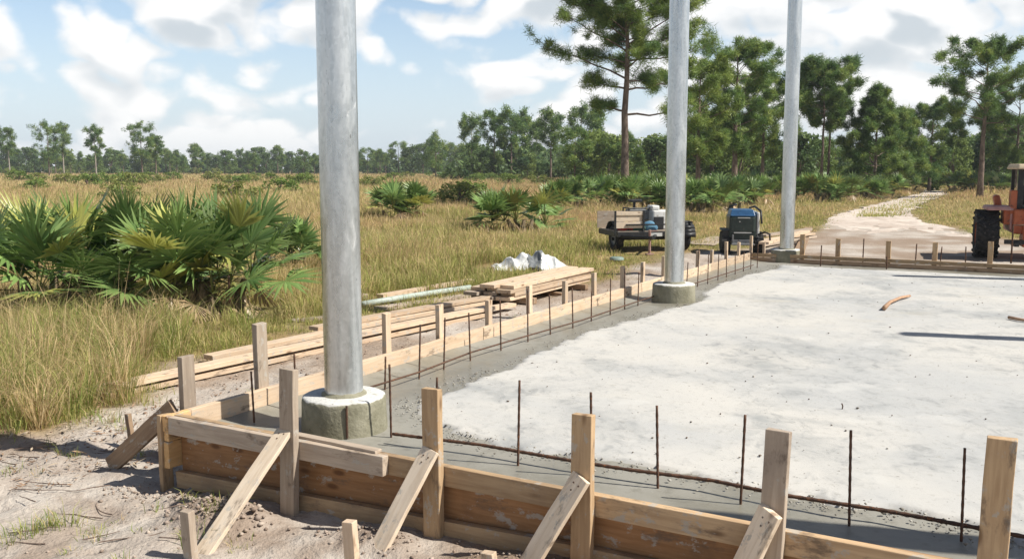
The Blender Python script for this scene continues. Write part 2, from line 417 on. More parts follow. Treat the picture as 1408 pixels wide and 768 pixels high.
def soil_attr(x, y):
    ru = (x - O.x) * U.x + (y - O.y) * U.y; rv = (x - O.x) * V.x + (y - O.y) * V.y
    dug = np.zeros(x.shape)
    for mu, mv, su, sv, k in ((.72, -.38, .34, .17, 1.3), (1.5, -.28, .28, .12, 1.0), (2.4, -.25, .6, .16, .9), (-.5, .4, .35, .5, .6)):
        dug = np.maximum(dug, k * np.exp(-((ru - mu) / su) ** 2 - ((rv - mv) / sv) ** 2))
    dug = np.clip((dug + (fbm(x * 7, y * 7, 160) - .5) * 1.3 - .25) * 2, 0, 1) * (dug > .05)
    hum = np.clip((fbm(x * .9, y * .9, 161) - .50) * 7 + np.clip((.9 - sandiness(x, y)), -1, 1) * .9, 0, 1) * np.clip(.4 + fbm(x * 9, y * 9, 162), 0, 1)
    mud = np.clip((fbm(x * .8 + y * .3, y * 2.2, 163) - .47) * 8, 0, 1) * np.clip((rv - 8) / 3, 0, 1)
    return np.clip(.5 + sandiness(x, y) * 2.2, 0, 1), dug, np.maximum(hum, mud)
ground = grid_obj('ground', gx, gy, ground_z, ground_mat(), soil_attr)
tag(ground, kind='structure')
# the two-track sand road beyond the slab: a sheet just above the ground
def road_mat():
    m, t, b = new_mat('road_sand', .95, .1); v = vec(t)
    n1 = noise(t, v, .5, 6, .6); n2 = noise(t, v, 3.0, 6, .6, .5); n3 = noise(t, v, 14, 5, .6)
    c = mixc(t, smooth(t, n1, .38, .62), (.60, .53, .46), (.49, .415, .355))
    c = mixc(t, smooth(t, n2, .50, .70, 0, .6), c, (.30, .215, .165))
    c = mixc(t, smooth(t, n3, .58, .70, 0, .5), c, (.36, .29, .24))
    t.links.new(c, b.inputs['Base Color']); bump(t, b, n2, .6, .05); return m
def strip(name, A, B, na, nb_, zf, mat):
    def resamp(P, k):
        P = np.array([p[:2] for p in P]); d = np.r_[0, np.cumsum(np.hypot(*np.diff(P, axis=0).T))]
        s = np.linspace(0, d[-1], k); return np.stack([np.interp(s, d, P[:, 0]), np.interp(s, d, P[:, 1])], 1)
    a, b = resamp(A, na), resamp(B, na); tt = np.linspace(0, 1, nb_)
    xy = a[:, None] * (1 - tt)[None, :, None] + b[:, None] * tt[None, :, None]
    dd = np.hypot(xy[:, 0, 0], xy[:, 0, 1])
    for e in (0, -1): xy[:, e] += rng.normal(0, 1, (na, 2)) * .003 * dd[:, None]
    z = zf(xy[..., 0], xy[..., 1]); v = np.dstack([xy, z]).reshape(-1, 3); i = np.arange(na * nb_).reshape(na, nb_)
    p, q, r, s = i[:-1, :-1].ravel(), i[:-1, 1:].ravel(), i[1:, 1:].ravel(), i[1:, :-1].ravel()
    return link(name, tri_mesh(name, v, np.concatenate([np.stack([p, q, r], 1), np.stack([p, r, s], 1)])), mat)
road = strip('dirt_road', road_l[1:], road_r[1:], 90, 22, lambda x, y: ground_z(x, y) + np.clip((np.arange(90)[:, None] - 3) / 8, -.6, 1) * .035 + (fbm(x * 1.2, y * 1.2, 71) - .5) * .03, road_mat())
tag(road, kind='structure')

# ------------------------------------------------------------------ slab and fresh concrete band
def wet_mat():
    m, t, b = new_mat('fresh_concrete', .5, .4); v = vec(t)
    n1 = noise(t, v, 1.3, 6, .6); n2 = noise(t, v, 12, 6, .6); n3 = noise(t, v, 90, 3)
    c = mixc(t, smooth(t, n1, .35, .66), (.205, .19, .15), (.28, .268, .232))
    c = mixc(t, smooth(t, n2, .5, .72, 0, .6), c, (.17, .16, .13)); c = mixc(t, smooth(t, n3, .66, .74, 0, .6), c, (.42, .40, .36))
    t.links.new(c, b.inputs['Base Color']); t.links.new(smooth(t, n1, .4, .65, .30, .62), b.inputs['Roughness'])
    bump(t, b, n2, .25, .012); return m
def dry_mat():
    m, t, b = new_mat('cured_concrete', .85, .25); v = vec(t)
    big = noise(t, v, .55, 5, .6, .3); med = noise(t, vec(t, 'Object', (1.15, .85, 1)), 1.25, 8, .66, .35); fine = noise(t, vec(t, 'Object', (1.25, .9, 1)), 7, 8, .70, .9)
    c = mixc(t, smooth(t, big, .38, .66), (.53, .51, .47), (.43, .43, .42))
    c = mixc(t, smooth(t, med, .46, .76, 0, .85), c, (.27, .28, .28))
    c = mixc(t, mth(t, 'MULTIPLY', smooth(t, fine, .48, .70, 0, .7), smooth(t, med, .36, .60)), c, (.23, .235, .235))
    dr = noise(t, vec(t, 'Object', (1, 1, 1)), 22, 6, .7); c = mixc(t, smooth(t, dr, .56, .68, 0, .45), c, (.30, .285, .25))
    c = mixc(t, smooth(t, noise(t, v, 2.6, 4, .5), .60, .72, 0, .4), c, (.56, .55, .52))
    c = mixc(t, smooth(t, noise(t, vec(t, 'Object', (1, 1.6, 1)), .9, 5), .60, .72, 0, .35), c, (.47, .43, .35))
    c = mixc(t, smooth(t, noise(t, v, 48, 2), .70, .74), c, (.16, .145, .125))
    t.links.new(c, b.inputs['Base Color']); bump(t, b, mth(t, 'ADD', fine, mth(t, 'MULTIPLY', med, .6)), .35, .008); return m
WETM, DRYM = wet_mat(), dry_mat()
def uv_sheet(name, u0, u1, v0, v1, step, zf, mat):
    us, vs_ = np.arange(u0, u1 + 1e-6, step), np.arange(v0, v1 + 1e-6, step); us[-1] = u1; vs_[-1] = v1
    A, B = np.meshgrid(us, vs_); X = O.x + U.x * A + V.x * B; Y = O.y + U.y * A + V.y * B
    v = np.stack([X, Y, zf(A, B, X, Y)], -1).reshape(-1, 3); nx, ny = len(us), len(vs_); i = np.arange(nx * ny).reshape(ny, nx)
    p, q, r, s = i[:-1, :-1].ravel(), i[:-1, 1:].ravel(), i[1:, 1:].ravel(), i[1:, :-1].ravel()
    me = tri_mesh(name, v, np.concatenate([np.stack([p, q, r], 1), np.stack([p, r, s], 1)])); me.polygons.foreach_set('use_smooth', [True] * len(me.polygons))
    return link(name, me, mat)
piers_uv = []
def wet_z(A, B, X, Y):
    z = WET + (fbm(X * 2.5, Y * 2.5, 81) - .5) * .014 + (fbm(X * 11, Y * 11, 82) - .5) * .006
    z = z + .03 * np.exp(-((A / .10) ** 2)) + .02 * np.exp(-((B / .08) ** 2))     # worked up against the boards
    return z
wet = uv_sheet('fresh_concrete', .001, LEN_U, .001, LEN_V - .001, .07, wet_z, WETM); tag(wet, kind='structure')
dry_px = [(566, 556), (590, 541), (640, 521), (690, 505), (735, 482), (800, 459), (870, 437), (905, 428), (948, 418), (985, 391), (1020, 379), (1062, 369)]
edge = [at(*p, DRY) for p in dry_px]; euv = [uv(p) for p in edge]
fr_px = [(566, 556), (610, 592), (640, 601), (700, 611), (800, 631), (930, 650), (1060, 672), (1140, 688), (1230, 701), (1320, 722), (1408, 742)]
fuv = [uv(at(*p, DRY)) for p in fr_px]
fuv += [(fuv[-1][0] + .6, fuv[-1][1] - .03), (LEN_U - .9, fuv[-1][1])]
dry_poly = fuv + [(LEN_U - .9, LEN_V - .45), (euv[-1][0], LEN_V - .45)] + euv[::-1][:-1]
def dry_sheet():
    st = .045; st = .03; us = np.arange(.3, LEN_U - .5, st); vs_ = np.arange(.1, LEN_V - .2, st); A, B = np.meshgrid(us, vs_)
    X = O.x + U.x * A + V.x * B; Y = O.y + U.y * A + V.y * B
    d = signed(A, B, dry_poly) + (fbm(X * 3, Y * 3, 91) - .5) * .22 + (fbm(X * 13, Y * 13, 92) - .5) * .10
    z = WET - .03 + (DRY - WET + .03) * np.clip(d / .035, -.2, 1) + np.where(d > .05, (fbm(X * 2, Y * 2, 95) - .5) * .006, 0)
    keep = d > -.04
    i = np.arange(A.size).reshape(A.shape); q = keep[:-1, :-1] & keep[1:, :-1] & keep[1:, 1:] & keep[:-1, 1:]
    p, r, s, t_ = i[:-1, :-1][q], i[:-1, 1:][q], i[1:, 1:][q], i[1:, :-1][q]
    tr = np.concatenate([np.stack([p, r, s], 1), np.stack([p, s, t_], 1)]); used = np.unique(tr); mp = np.zeros(A.size, int); mp[used] = np.arange(len(used))
    v = np.stack([X, Y, z], -1).reshape(-1, 3)[used]
    me = tri_mesh('concrete_slab', v, mp[tr]); me.polygons.foreach_set('use_smooth', [True] * len(tr)); return link('concrete_slab', me, DRYM)
tag(dry_sheet(), kind='structure')

# ------------------------------------------------------------------ poles on concrete piers
def pier_mat():
    m, t, b = new_mat('pier_concrete', .8, .25); v = vec(t, 'Object', (1, 1, 1), True)
    c = nd(t, 'ShaderNodeTexCoord'); sp = nd(t, 'ShaderNodeSeparateXYZ'); t.links.new(c.outputs['Object'], sp.inputs[0])
    n1 = noise(t, v, 7, 6, .6); n2 = noise(t, v, 45, 4)
    damp = mixc(t, smooth(t, n1, .35, .68), (.19, .18, .125), (.29, .275, .205))
    dryc = mixc(t, n1, (.52, .51, .48), (.66, .65, .62))
    zz = mth(t, 'ADD', sp.outputs['Z'], mth(t, 'MULTIPLY', mth(t, 'SUBTRACT', n1, .5), .05))
    c2 = mixc(t, smooth(t, zz, .180, .190), damp, dryc)
    c2 = mixc(t, smooth(t, n2, .62, .72, 0, .7), c2, (.10, .09, .07))
    t.links.new(c2, b.inputs['Base Color']); bump(t, b, mth(t, 'ADD', n1, n2), .5, .012); return m
PIER = pier_mat(); POLE_H = 4.35
pole_specs = [(at(474, 588, WET), 'near', 'in front of the big palmettos'), (at(926, 413, WET), 'mid', ''), (at(1081, 359.5, WET), 'far', '')]
pole_xy = [Vector((p.x, p.y, 0)) for p, _, _ in pole_specs]
hsh = POLE_H / math.tan(SUN_EL)
for sx, sy in ((1250, 459), (1236, 379)):
    e = at(sx, sy, DRY); pole_xy.append(Vector((e.x, e.y, 0)) + SUN_H * hsh)
pole_xy.append(W(6.2, 1.12))
plab = ['thick galvanized steel pole nearest the front form, streaked with white wipes', 'middle galvanized steel pole standing in front of the utility trailer',
        'far galvanized steel pole at the far corner of the forms', 'galvanized pole outside the frame casting the nearer bar of shadow on the slab',
        'galvanized pole outside the frame casting the farther bar of shadow on the slab', 'galvanized pole outside the frame on the near right corner of the slab']
qlab = ['round concrete pier under the nearest pole, pitted and damp with a dark groove', 'round concrete pier under the middle pole beside the left form',
        'round concrete pier under the far pole at the far corner', 'concrete pier outside the frame under the second pole of the far row',
        'concrete pier outside the frame under the last pole of the far row', 'concrete pier outside the frame near the end of the front form']
for i, p in enumerate(pole_xy):
    m = MB(); ph = random.random() * 9
    jit = lambda a, k:   .003 * math.sin(3 * 2 * math.pi * k / 64 + ph) + random.uniform(-.0015, .0015)
    m.lathe([(.238, -.05), (.236, .03), (.232, .10), (.231, .165), (.226, .187), (.214, .193), (.12, .196), (.001, .197)], 64, jit=jit)
    pier = m.build('concrete_pier', PIER, smooth=True, world=Matrix.Translation((p.x, p.y, WET)))
    pier.rotation_euler.z = random.random() * 6 if i else 0
    if i == 0:
        g = MB(); q = Vector((0.055, -.232, 0)); g.tube([q + Z * .01, q + Z * .186], .006, 6); g.build('groove_bar', RUST, pier)
    else: pass
    tag(pier, qlab[i], 'pier', 'concrete piers under the poles')
    m = MB(); r = .105
    m.lathe([(r, 0), (r, 1.2), (r, 2.4), (r, 3.4), (r, POLE_H - .19), (r - .004, POLE_H - .188), (r - .012, POLE_H - .25)], 64)
    m.lathe([(r - .001, POLE_H - .2), (.001, POLE_H - .2)], 64)
    po = m.build('steel_pole', GALV, smooth=True, world=Matrix.Translation((p.x, p.y, WET + .19)))
    md = po.modifiers.new('edge', 'EDGE_SPLIT'); md.split_angle = R(40)
    tag(po, plab[i], 'pole', 'galvanized steel poles')
    g = MB(); g.lathe([(.128, .0), (.122, .012), (.108, .022), (.1, .03)], 32, jit=lambda a, k: random.uniform(-.03, .03)); g.build('mortar_collar', PIER, po, smooth=True)

# ------------------------------------------------------------------ formwork
def gz(p): return float(ground_z(np.array([p.x]), np.array([p.y]))[0])
front = empty('front_formwork', W(0, 0)); tag(front, 'long front board form of rails, brown plywood, upright stakes and leaning braces', 'formwork')
J2, J3 = u_at(592, -.104, TOP), u_at(798, -.104, TOP)
plank('plywood_panel', W(.008, -.010, .175), W(J2 - .003, -.010, .205), V, .36, .017, PLY, front)
plank('plywood_panel', W(J2 + .003, -.0105, .205), W(4.39, -.0105, .235), V, .33, .017, PLY, front)
plank('plywood_panel', W(4.395, -.010, .235), W(LEN_U, -.010, .24), V, .33, .017, PLY, front)
plank('top_rail', W(.008, -.040, TOP - .047), W(J3 - .003, -.040, TOP - .047), V, .09, .038, W_BROWN, front)
plank('top_rail', W(J3 + .003, -.040, TOP - .047), W(LEN_U, -.040, TOP - .050), V, .09, .038, W_BROWN, front)
u530 = u_at(530, -.08, TOP - .03)
ob = plank('outer_rail', W(.0065, -.079, TOP - .050), W(u530, -.079, TOP - .045), V, .092, .038, W_GREY, front); ob['label'] = 'grey weathered board nailed outside the top rail'
lb = plank('loose_batten', W(u530 - .62, -.035, TOP + .007), W(u530 - .06, -.050, TOP + .007), Z, .05, .016, W_GREY, front)
plank('bottom_rail', W(.008, -.042, .045), W(J3 - .003, -.050, .13), V, .088, .040, W_BROWN, front)
plank('bottom_rail', W(J3 + .003, -.050, .13), W(LEN_U, -.045, .15), V, .088, .040, W_BROWN, front)
# corner: stacked block ends and outer strip
plank('corner_block', W(-.016, -.10, TOP - .045), W(-.016, .06, TOP - .045), U, .088, .040, W_ORANGE, front)
plank('corner_block', W(-.014, -.098, .285), W(-.014, .05, .285), U, .05, .038, W_ORANGE, front)
plank('corner_block', W(-.016, -.10, .185), W(-.016, .06, .185), U, .145, .040, W_ORANGE, front)
plank('corner_strip', W(-.0525, -.075, -.05), W(-.0525, -.075, TOP - .002), U, .070, .030, W_BROWN, front)
m = MB(); q = W(.022, -.113, 0); m.tube([q + Z * -.05, q + Z * .36 + U * .006], .0085, 8); m.build('rebar_stake', RUST, front)
STK = [(393, 508, W_GREY, .088), (592, 535, W_BROWN, .086), (798, 571, W_BROWN, .088), (1059, 592, W_GREY, .086), (1362, 603, W_BROWN, .088), (1800, 640, W_BROWN, .088)]
lean = [(.012, 0), (-.004, 0), (.0, .0), (.012, 0), (.008, 0), (0, 0)]
fstk = []
for i, (x, yt, mt, wd) in enumerate(STK):
    vo = -.119 if i == 0 else -.084
    u = u_at(x, vo - .02, TOP) if i < 5 else 4.75
    zt = z_at(yt, W(u, vo - .02)) if i < 5 else .62
    du = lean[i][0]
    plank('stake', W(u - du * 1.0, vo, -.12), W(u + du, vo, zt), V, wd, .040, mt, front)
    fstk.append((u, vo))
BR = [((388, 601), (283, 757)), ((594, 632), (514, 764)), ((789, 670), (706, 800)), ((1054, 718), (985, 846))]
KICK = [(262, 702, 764), (485, 716, 790), (675, 760, 800), (950, 790, 850)]
for i, ((tx, ty), (bx, by)) in enumerate(BR):
    u, vo = fstk[i]; p1 = W(u - .012, vo - .043, 0)
    p1.z = z_at(ty, p1); b = at(bx, by, .06)
    bu, bv = uv(b)
    p0 = W(u - .012 + (bu - u) * .9, bv, .05)
    ax = (p1 - p0).normalized(); nrm = Vector((0, 0, 1)) - V * .75
    plank('brace', p0 - ax * .06, p1 + ax * .05, nrm, .092, .022 if i != 3 else .026, W_SUNLIT, front)
    bo = [q_ for q_ in front.children if q_.name.startswith('brace')][-1]
    for nx, ny in ((.5, .012), (.5, -.018), (.47, .004)):
        nl_ = MB(); nl_.lathe([(.001, .0), (.0036, .0), (.0036, .002), (.001, .0022)], 10); lb_ = (p1 - p0).length + .11
        no = nl_.build('nail', RUST, bo); no.location = (lb_ / 2 - .035 - (.5 - nx), ny, .0115)
    kx, kt, kb = KICK[i]; k = at(kx, kb, gz(at(kx, kb, .02)))
    kz = z_at(kt, k)
    plank('kicker_stake', k + Z * -.12 + U * .01, Vector((k.x, k.y, kz)) - U * .012, V, .055, .036, W_GREY if i == 0 else W_FRESH, front)
for u in (5.9, 6.8):
    plank('stake', W(u, -.084, -.12), W(u, -.084, .62), V, .088, .04, W_BROWN, front)

left = empty('left_formwork', W(0, .2)); tag(left, 'long left side form of pale boards with many upright stakes outside it', 'formwork')
for a, b in ((.065, 3.1), (3.105, 6.55), (6.555, 9.1), (9.105, LEN_V + .04)):
    plank('side_board', W(-.021, a, TOP - .072 + random.uniform(-.003, .003)), W(-.021, b, TOP - .072), U, .142, .038, W_FRESH, left)
plank('lower_board', W(-.022, .07, .16), W(-.022, LEN_V, .16), U, .17, .03, W_SIDE, left)
LS = [(254, 490, .085), (360, 444, .085), (532, 430, .06), (605, 418, .06), (672, 412, .06), (729, 392, .06), (776, 386, .06), (817, 375, .06), (856, 366, .055), (883, 360, .06),
      (912, 352, .06), (959, 345, .06), (978, 343, .055), (999, 332, .06), (1015, 333, .05), (1032, 324, .06), (1051, 333, .05)]
for i, (x, yt, wd) in enumerate(LS):
    uo = -.062 if i else -.066
    v = v_at(x, uo, TOP); zt = z_at(yt, W(uo, v))
    if i == 0: v = max(v, .10)
    plank('stake', W(uo + random.uniform(-.004, .004), v, -.12), W(uo + random.uniform(-.01, .01), v + random.uniform(-.008, .008), zt), U, wd, .038, W_FRESH if i > 1 else W_GREY, left)
    if i not in (0, 6, 9) and i < 14:     # low braces outside the board, down to the ground
        plank('brace', W(uo - .034, v + .055, min(TOP - .06, zt - .1)), W(uo - .52, v + .055, .0), V + Z * 0, .075, .022, W_SIDE, left)
v0 = v_at(254, -.066, TOP); v0 = max(v0, .10)
plank('brace', W(-.115, v0 - .055, .40), W(-.62, v0 - .10, .0), V, .10, .03, W_SIDE, left)
k = at(181, 612, 0); plank('kicker_stake', k - Z * .1 + U * .02, k + Z * (z_at(569, k)) - U * .02, V, .034, .028, W_SIDE, left)
k = at(294, 552, .12); k = W(-.16, uv(k)[1] + .02); plank('short_stake', k - Z * .1, k + Z * z_at(532, k), V, .055, .03, W_FRESH, left)
k = W(-.10, v_at(349, -.10, .4)); m = MB(); m.tube([k - Z * .1, k + Z * z_at(511, k)], .013, 8); m.build('pipe_stake', RUST, left)

far = empty('far_formwork', W(0, LEN_V)); tag(far, 'far brown board form closing the slab before the dirt road', 'formwork')
plank('top_rail', W(-.02, LEN_V + .02, TOP - .03), W(LEN_U, LEN_V + .02, TOP - .03), V, .055, .040, W_BROWN, far)
plank('lower_board', W(-.02, LEN_V + .016, TOP - .14), W(LEN_U, LEN_V + .016, TOP - .14), V, .15, .03, W_SIDE, far)
for x, yt in ((1103, 322), (1152, 328), (1221, 331), (1285, 333), (1361, 332), (1440, 333)):
    u = bisect(lambda u: proj(W(u, LEN_V + .065, TOP))[0] - x, 0, 7)
    plank('stake', W(u, LEN_V + .065, -.1), W(u, LEN_V + .06, z_at(yt, W(u, LEN_V + .06))), V, .07, .038, W_BROWN, far)

# ------------------------------------------------------------------ reinforcing bars
def bar(name, pts, r, label, group, cat='rebar', ribs=True):
    m = MB(); pts = [Vector(p) for p in pts]; o = pts[0].copy(); P = []; Rr = []
    for a, b in zip(pts[:-1], pts[1:]):
        k = max(2, int((b - a).length / .022)) if ribs else 2
        for i in range(k): P.append(a.lerp(b, i / k)); Rr.append(r * (1.13 if i % 2 else .92) if ribs else r)
    P.append(pts[-1]); Rr.append(r)
    m.tube([p - o for p in P], Rr, 6); ob = m.build(name, RUST, world=Matrix.Translation(o), smooth=True)
    return tag(ob, label, cat, group)
NUM = 'first second third fourth fifth sixth seventh eighth ninth tenth eleventh twelfth thirteenth fourteenth fifteenth sixteenth seventeenth eighteenth nineteenth twentieth twenty-first twenty-second twenty-third twenty-fourth'.split()
def dowel(x, yt, yb, lab, g, r=.0075, off=0.):
    p = at(x + off, yb, WET); zt = z_at(yt, p); t = Vector((p.x + random.uniform(-.014, .014), p.y + random.uniform(-.014, .014), zt))
    bar('rebar_dowel', [p - Z * .05, t], r, lab, g)
FD = [(538, 500, 601), (600, 519, 618), (712, 523, 640), (814, 538, 655), (905, 558, 671), (1018, 570, 693), (1168, 592, 722), (1317, 615, 744)]
for i, (x, a, b) in enumerate(FD):
    dowel(x, a, b, f'{NUM[i]} upright rusty rebar along the front form, counted from the nearest pier', 'upright rebars along the front form', .0058, 5 if i == 7 else 0)
LD = [(350, 511, 581), (407, 487, 566), (529, 490, 535), (576, 446, 521), (610, 437, 508), (647, 430, 496), (689, 412, 482), (726, 397, 470), (757, 405, 460), (788, 396, 451), (813, 400, 442),
      (839, 383, 433), (859, 369, 425), (877, 374, 420), (944, 360, 392), (959, 343, 394), (973, 349, 390), (987, 349, 385), (999, 344, 381), (1011, 351, 377), (1022, 347, 373), (1032, 338, 370), (1041, 336, 368)]
for i, (x, a, b) in enumerate(LD):
    dowel(x, a, b, f'{NUM[i]} upright rusty rebar along the left form, counted from the near corner', 'upright rebars along the left form', .0058)
FRD = [(1128, 337, 366), (1186, 328, 365), (1219, 352, 370), (1258, 335, 369), (1292, 339, 370), (1327, 339, 372)]
for i, (x, a, b) in enumerate(FRD):
    dowel(x, a, b, f'{NUM[i]} upright rusty rebar along the far form, counted from the far pole', 'upright rebars along the far form', .009)
HZ = WET + .055
bar('horizontal_rebar', [at(540, 596, HZ), at(661, 611, HZ), at(781, 632, HZ), at(860, 644.5, HZ), at(980, 660, HZ), at(1077, 680, HZ), at(1221, 702, HZ), at(1408, 737, HZ), at(1408, 737, HZ) + U * 2.4], .0085,
    'long level rebar tied along the front form just above the fresh concrete', 'level rebars', 'rebar')
bar('horizontal_rebar', [at(509, 532, HZ), at(577, 511, HZ), at(648, 484, HZ), at(726, 461, HZ), at(800, 440, HZ), at(877, 414, HZ), at(960, 388, HZ), at(1036, 364, HZ)], .0065,
    'thin level rebar running along the left form between the upright bars', 'level rebars', 'rebar', False)
bar('wire_rack', [at(1390, 362, .3), Vector((*at(1390, 362, .3)[:2], .87)), Vector((*at(1390, 362, .3)[:2], .87)) + Vector((.35, 0, 0)), Vector((*at(1390, 362, .3)[:2], .3)) + Vector((.35, 0, 0))], .014,
    'bent rebar hoop standing at the far form before the tractor', None, 'rebar', False)
# debris on the slab: curved wood offcut and thin stick
def bent_stick(name, pts, rad, mat, label):
    o = Vector(pts[0]); m = MB(); m.tube([Vector(p) - o for p in pts], rad, 8); tag(m.build(name, mat, smooth=True, world=Matrix.Translation(o)), label, 'stick')
a, b, c, d = at(1216, 423, DRY + .03), at(1224, 415, DRY + .035), at(1238, 409, DRY + .03), at(1251, 406.5, DRY + .025)
STICK = mottled('bare_wood', (.46, .29, .18), (.34, .20, .12), 20, .7)
bent_stick('curved_stick', [a, b, c, d], [.024, .017, .016, .014], STICK, 'curved reddish wooden offcut lying on the cured slab')
bent_stick('thin_stick', [at(1387, 436, DRY + .02), at(1400, 438.5, DRY + .02), at(1430, 443, DRY + .02)], [.016, .014, .012], STICK, 'thin reddish stick on the slab at the right edge')

q = at(1158, 562, DRY); bar('wire_stub', [q, q + Z * .018 + U * .003, q + Z * .035 - U * .004], .004, 'tiny bent wire stub sticking out of the middle of the cured slab', None, 'wire', False)
# ------------------------------------------------------------------ lumber
def lumber(p0, p1, wd, t, label, group, mat=W_FRESH, n=Z, bow=0.):
    o = plank('board', p0, p1, n, wd, t, mat, bow=bow); return tag(o, label, 'board', group)
G1 = 'long boards lying outside the left form'
D = (at(150, 525, .1) - at(440, 466, .1)).normalized() * -1; S = Vector((-D.y, D.x, 0))     # along the pile, and away to its left
pA = at(153, 531, .09)
lumber(pA + Z * .0, pA + D * 4.9, .135, .042, 'pale long board on top of the near pile with its square end showing', G1, bow=.01)
pB = at(138, 545, .02); lumber(pB + S * -.02 + Z * .01, pB + D * 4.8 + Z * .01 - S * .05, .14, .042, 'lowest long board of the near pile, lying on the sand next to the form', G1)
lumber(pB + S * .19 + Z * .012, pB + S * .2 + D * 4.7 + Z * .012, .14, .042, 'bottom board of the near pile under the top one', G1, W_GREY)
pC = at(286, 491, .05); lumber(pC, pC + D * 4.2, .13, .042, 'pale board behind the near pile, starting further back', G1, bow=.012)
pD = at(500, 455, .06); lumber(pD - D * .5 - S * .05, pD + D * 2.4 - S * .18, .14, .042, 'pale board of the middle pile crossing the stakes outside the form', G1)
pE = at(470, 447, .10); lumber(pE - D * .3 + S * .10, pE + D * 2.9 + S * -.05, .14, .04, 'upper pale board of the middle pile just below the green pipe', G1, bow=.01)
lumber(at(520, 424, .03), at(645, 405, .03) - S * .05, .16, .04, 'flat board of the middle pile next to the green pipe', G1, W_GREY)
pG = at(250 + 170, 437, .03); lumber(at(400, 441, .03), at(452, 436, .03), .12, .03, 'short grey offcut board in the grass behind the nearest pole', G1, W_GREY)
lumber(at(522, 407, .05), at(648, 385.5, .05), .12, .05, 'reddish board in the grass behind the green pipe', G1, W_FRESH)
lumber(at(524, 405, .03) - D * .25 + S * .05, at(524, 405, .03) - D * .2 + S * .3, .10, .06, 'stub of timber standing at the end of the reddish board', G1, W_GREY, bow=0)
m = MB(); pts = [at(498, 418, .05), at(540, 411, .06), at(590, 403, .05), at(646, 395, .05)]; o0 = pts[0]
PIPE = mottled('green_pvc', (.36, .42, .37), (.44, .49, .44), 9, .45, .4, 0, (.22, .26, .2), 24, .1)
m.tube([p - o0 for p in pts], .038, 16); tag(m.build('plastic_pipe', PIPE, smooth=True, world=Matrix.Translation(o0)), 'pale green plastic pipe lying in the grass behind the boards', 'pipe')
# the stack
e0 = at(706, 413, .08); e1 = at(816, 385, .08); D2 = (e1 - e0); L2 = D2.length; D2.normalize(); S2 = Vector((-D2.y, D2.x, 0)); base = e0 - Z * e0.z
G2 = 'boards stacked outside the left form'
for k in (.35, L2 - .5):
    q = base + D2 * k; tag(plank('bearer', q - S2 * .12 + Z * .04, q + S2 * .72 + Z * .04, Z, .09, .075, W_SIDE),
                           'timber bearer under the near end of the board stack' if k < 1 else 'timber bearer under the far end of the board stack', 'bearer')
tb = .045; nm = ['bottom', 'second', 'third', 'top']
for lay in range(4):
    z = .078 + tb / 2 + lay * (tb + .002)
    wds = [.21, .19, .20] if lay < 3 else [.2, .21]
    s = .0
    for j, wd in enumerate(wds):
        c = base + S2 * (s + wd / 2 + (.02 if lay == 3 and j else 0)) + Z * z; s += wd + random.uniform(.012, .03)
        st = random.uniform(-.14, .05) + (.05 if lay == 2 else 0); en = L2 + random.uniform(-.12, .06)
        place = ['nearest the form', 'in the middle', 'on the grass side'][j if lay < 3 else (0 if j == 0 else 2)]
        lumber(c + D2 * st + S2 * random.uniform(-.01, .01), c + D2 * en + S2 * random.uniform(-.03, .03), wd, tb * .97, f'{nm[lay]} layer board of the stack, {place}', G2, W_FRESH if lay > 1 or j == 0 else W_GREY)
lumber(at(742, 401, .02), at(752, 403, .02) + S2 * -.25, .09, .04, 'short offcut on the ground beside the board stack', G1, W_SIDE)
# far pile beside the far pole and sheet by the machine
for i, (a, b, z, lab) in enumerate(((((1046, 337)), (1118, 325), .05, 'lowest grey board of the far pile behind the far pole'), ((1044, 331), (1116, 321), .12, 'middle board of the far pile behind the far pole'),
                                   ((1048, 324), (1112, 315), .19, 'upper pale board of the far pile behind the far pole'), ((1050, 334), (1108, 318), .27, 'slanted top board of the far pile behind the far pole'),
                                   ((1100, 343), (1112, 313), .05, 'cross board at the end of the far pile'))):
    lumber(at(*a, z), at(*b, z), .2, .045, lab, 'boards piled behind the far pole', [W_GREY, W_FRESH, W_GREY, W_FRESH, W_SIDE][i])
p = at(985, 330, .03); tag(plank('plywood_sheet', at(958, 336, .02), at(1000, 326, .10), Z, .75, .02, W_GREY), 'pale plywood sheet lying between the trailer and the blue topped machine', 'sheet')

# white plastic sacks behind the stack
WHITE = mottled('white_plastic', (.74, .74, .72), (.62, .62, .60), 6, .5, .4, 0, (.5, .48, .44), 14, .6, .03)
GREYL = mottled('grey_lining', (.12, .13, .135), (.19, .20, .205), 7, .55, .4, 0, None, 14, .4, .02)
sk = at(728, 369, 0); sk.z = 0
def sheet(nm, quad, mat, parent, k=15, amp=.028, seed=0):
    m = MB(); q = [Vector(p) for p in quad]
    for j in range(k):
        for i in range(k):
            a, b = i / (k - 1), j / (k - 1)
            p = (q[0] * (1 - a) + q[1] * a) * (1 - b) + (q[3] * (1 - a) + q[2] * a) * b
            n = (q[1] - q[0]).cross(q[3] - q[0]).normalized()
            f = float(fbm(a * 3.5 + seed, b * 2.2, seed)) - .5
            m.v.append(tuple(p + n * f * amp * 2 + Vector((0, 0, 1)) * 0))
    for j in range(k - 1):
        for i in range(k - 1): m.f.append((j * k + i, j * k + i + 1, (j + 1) * k + i + 1, (j + 1) * k + i)); m.m.append(0)
    o = m.build(nm, mat, parent, smooth=True); s = o.modifiers.new('solid', 'SOLIDIFY'); s.thickness = .006; return o
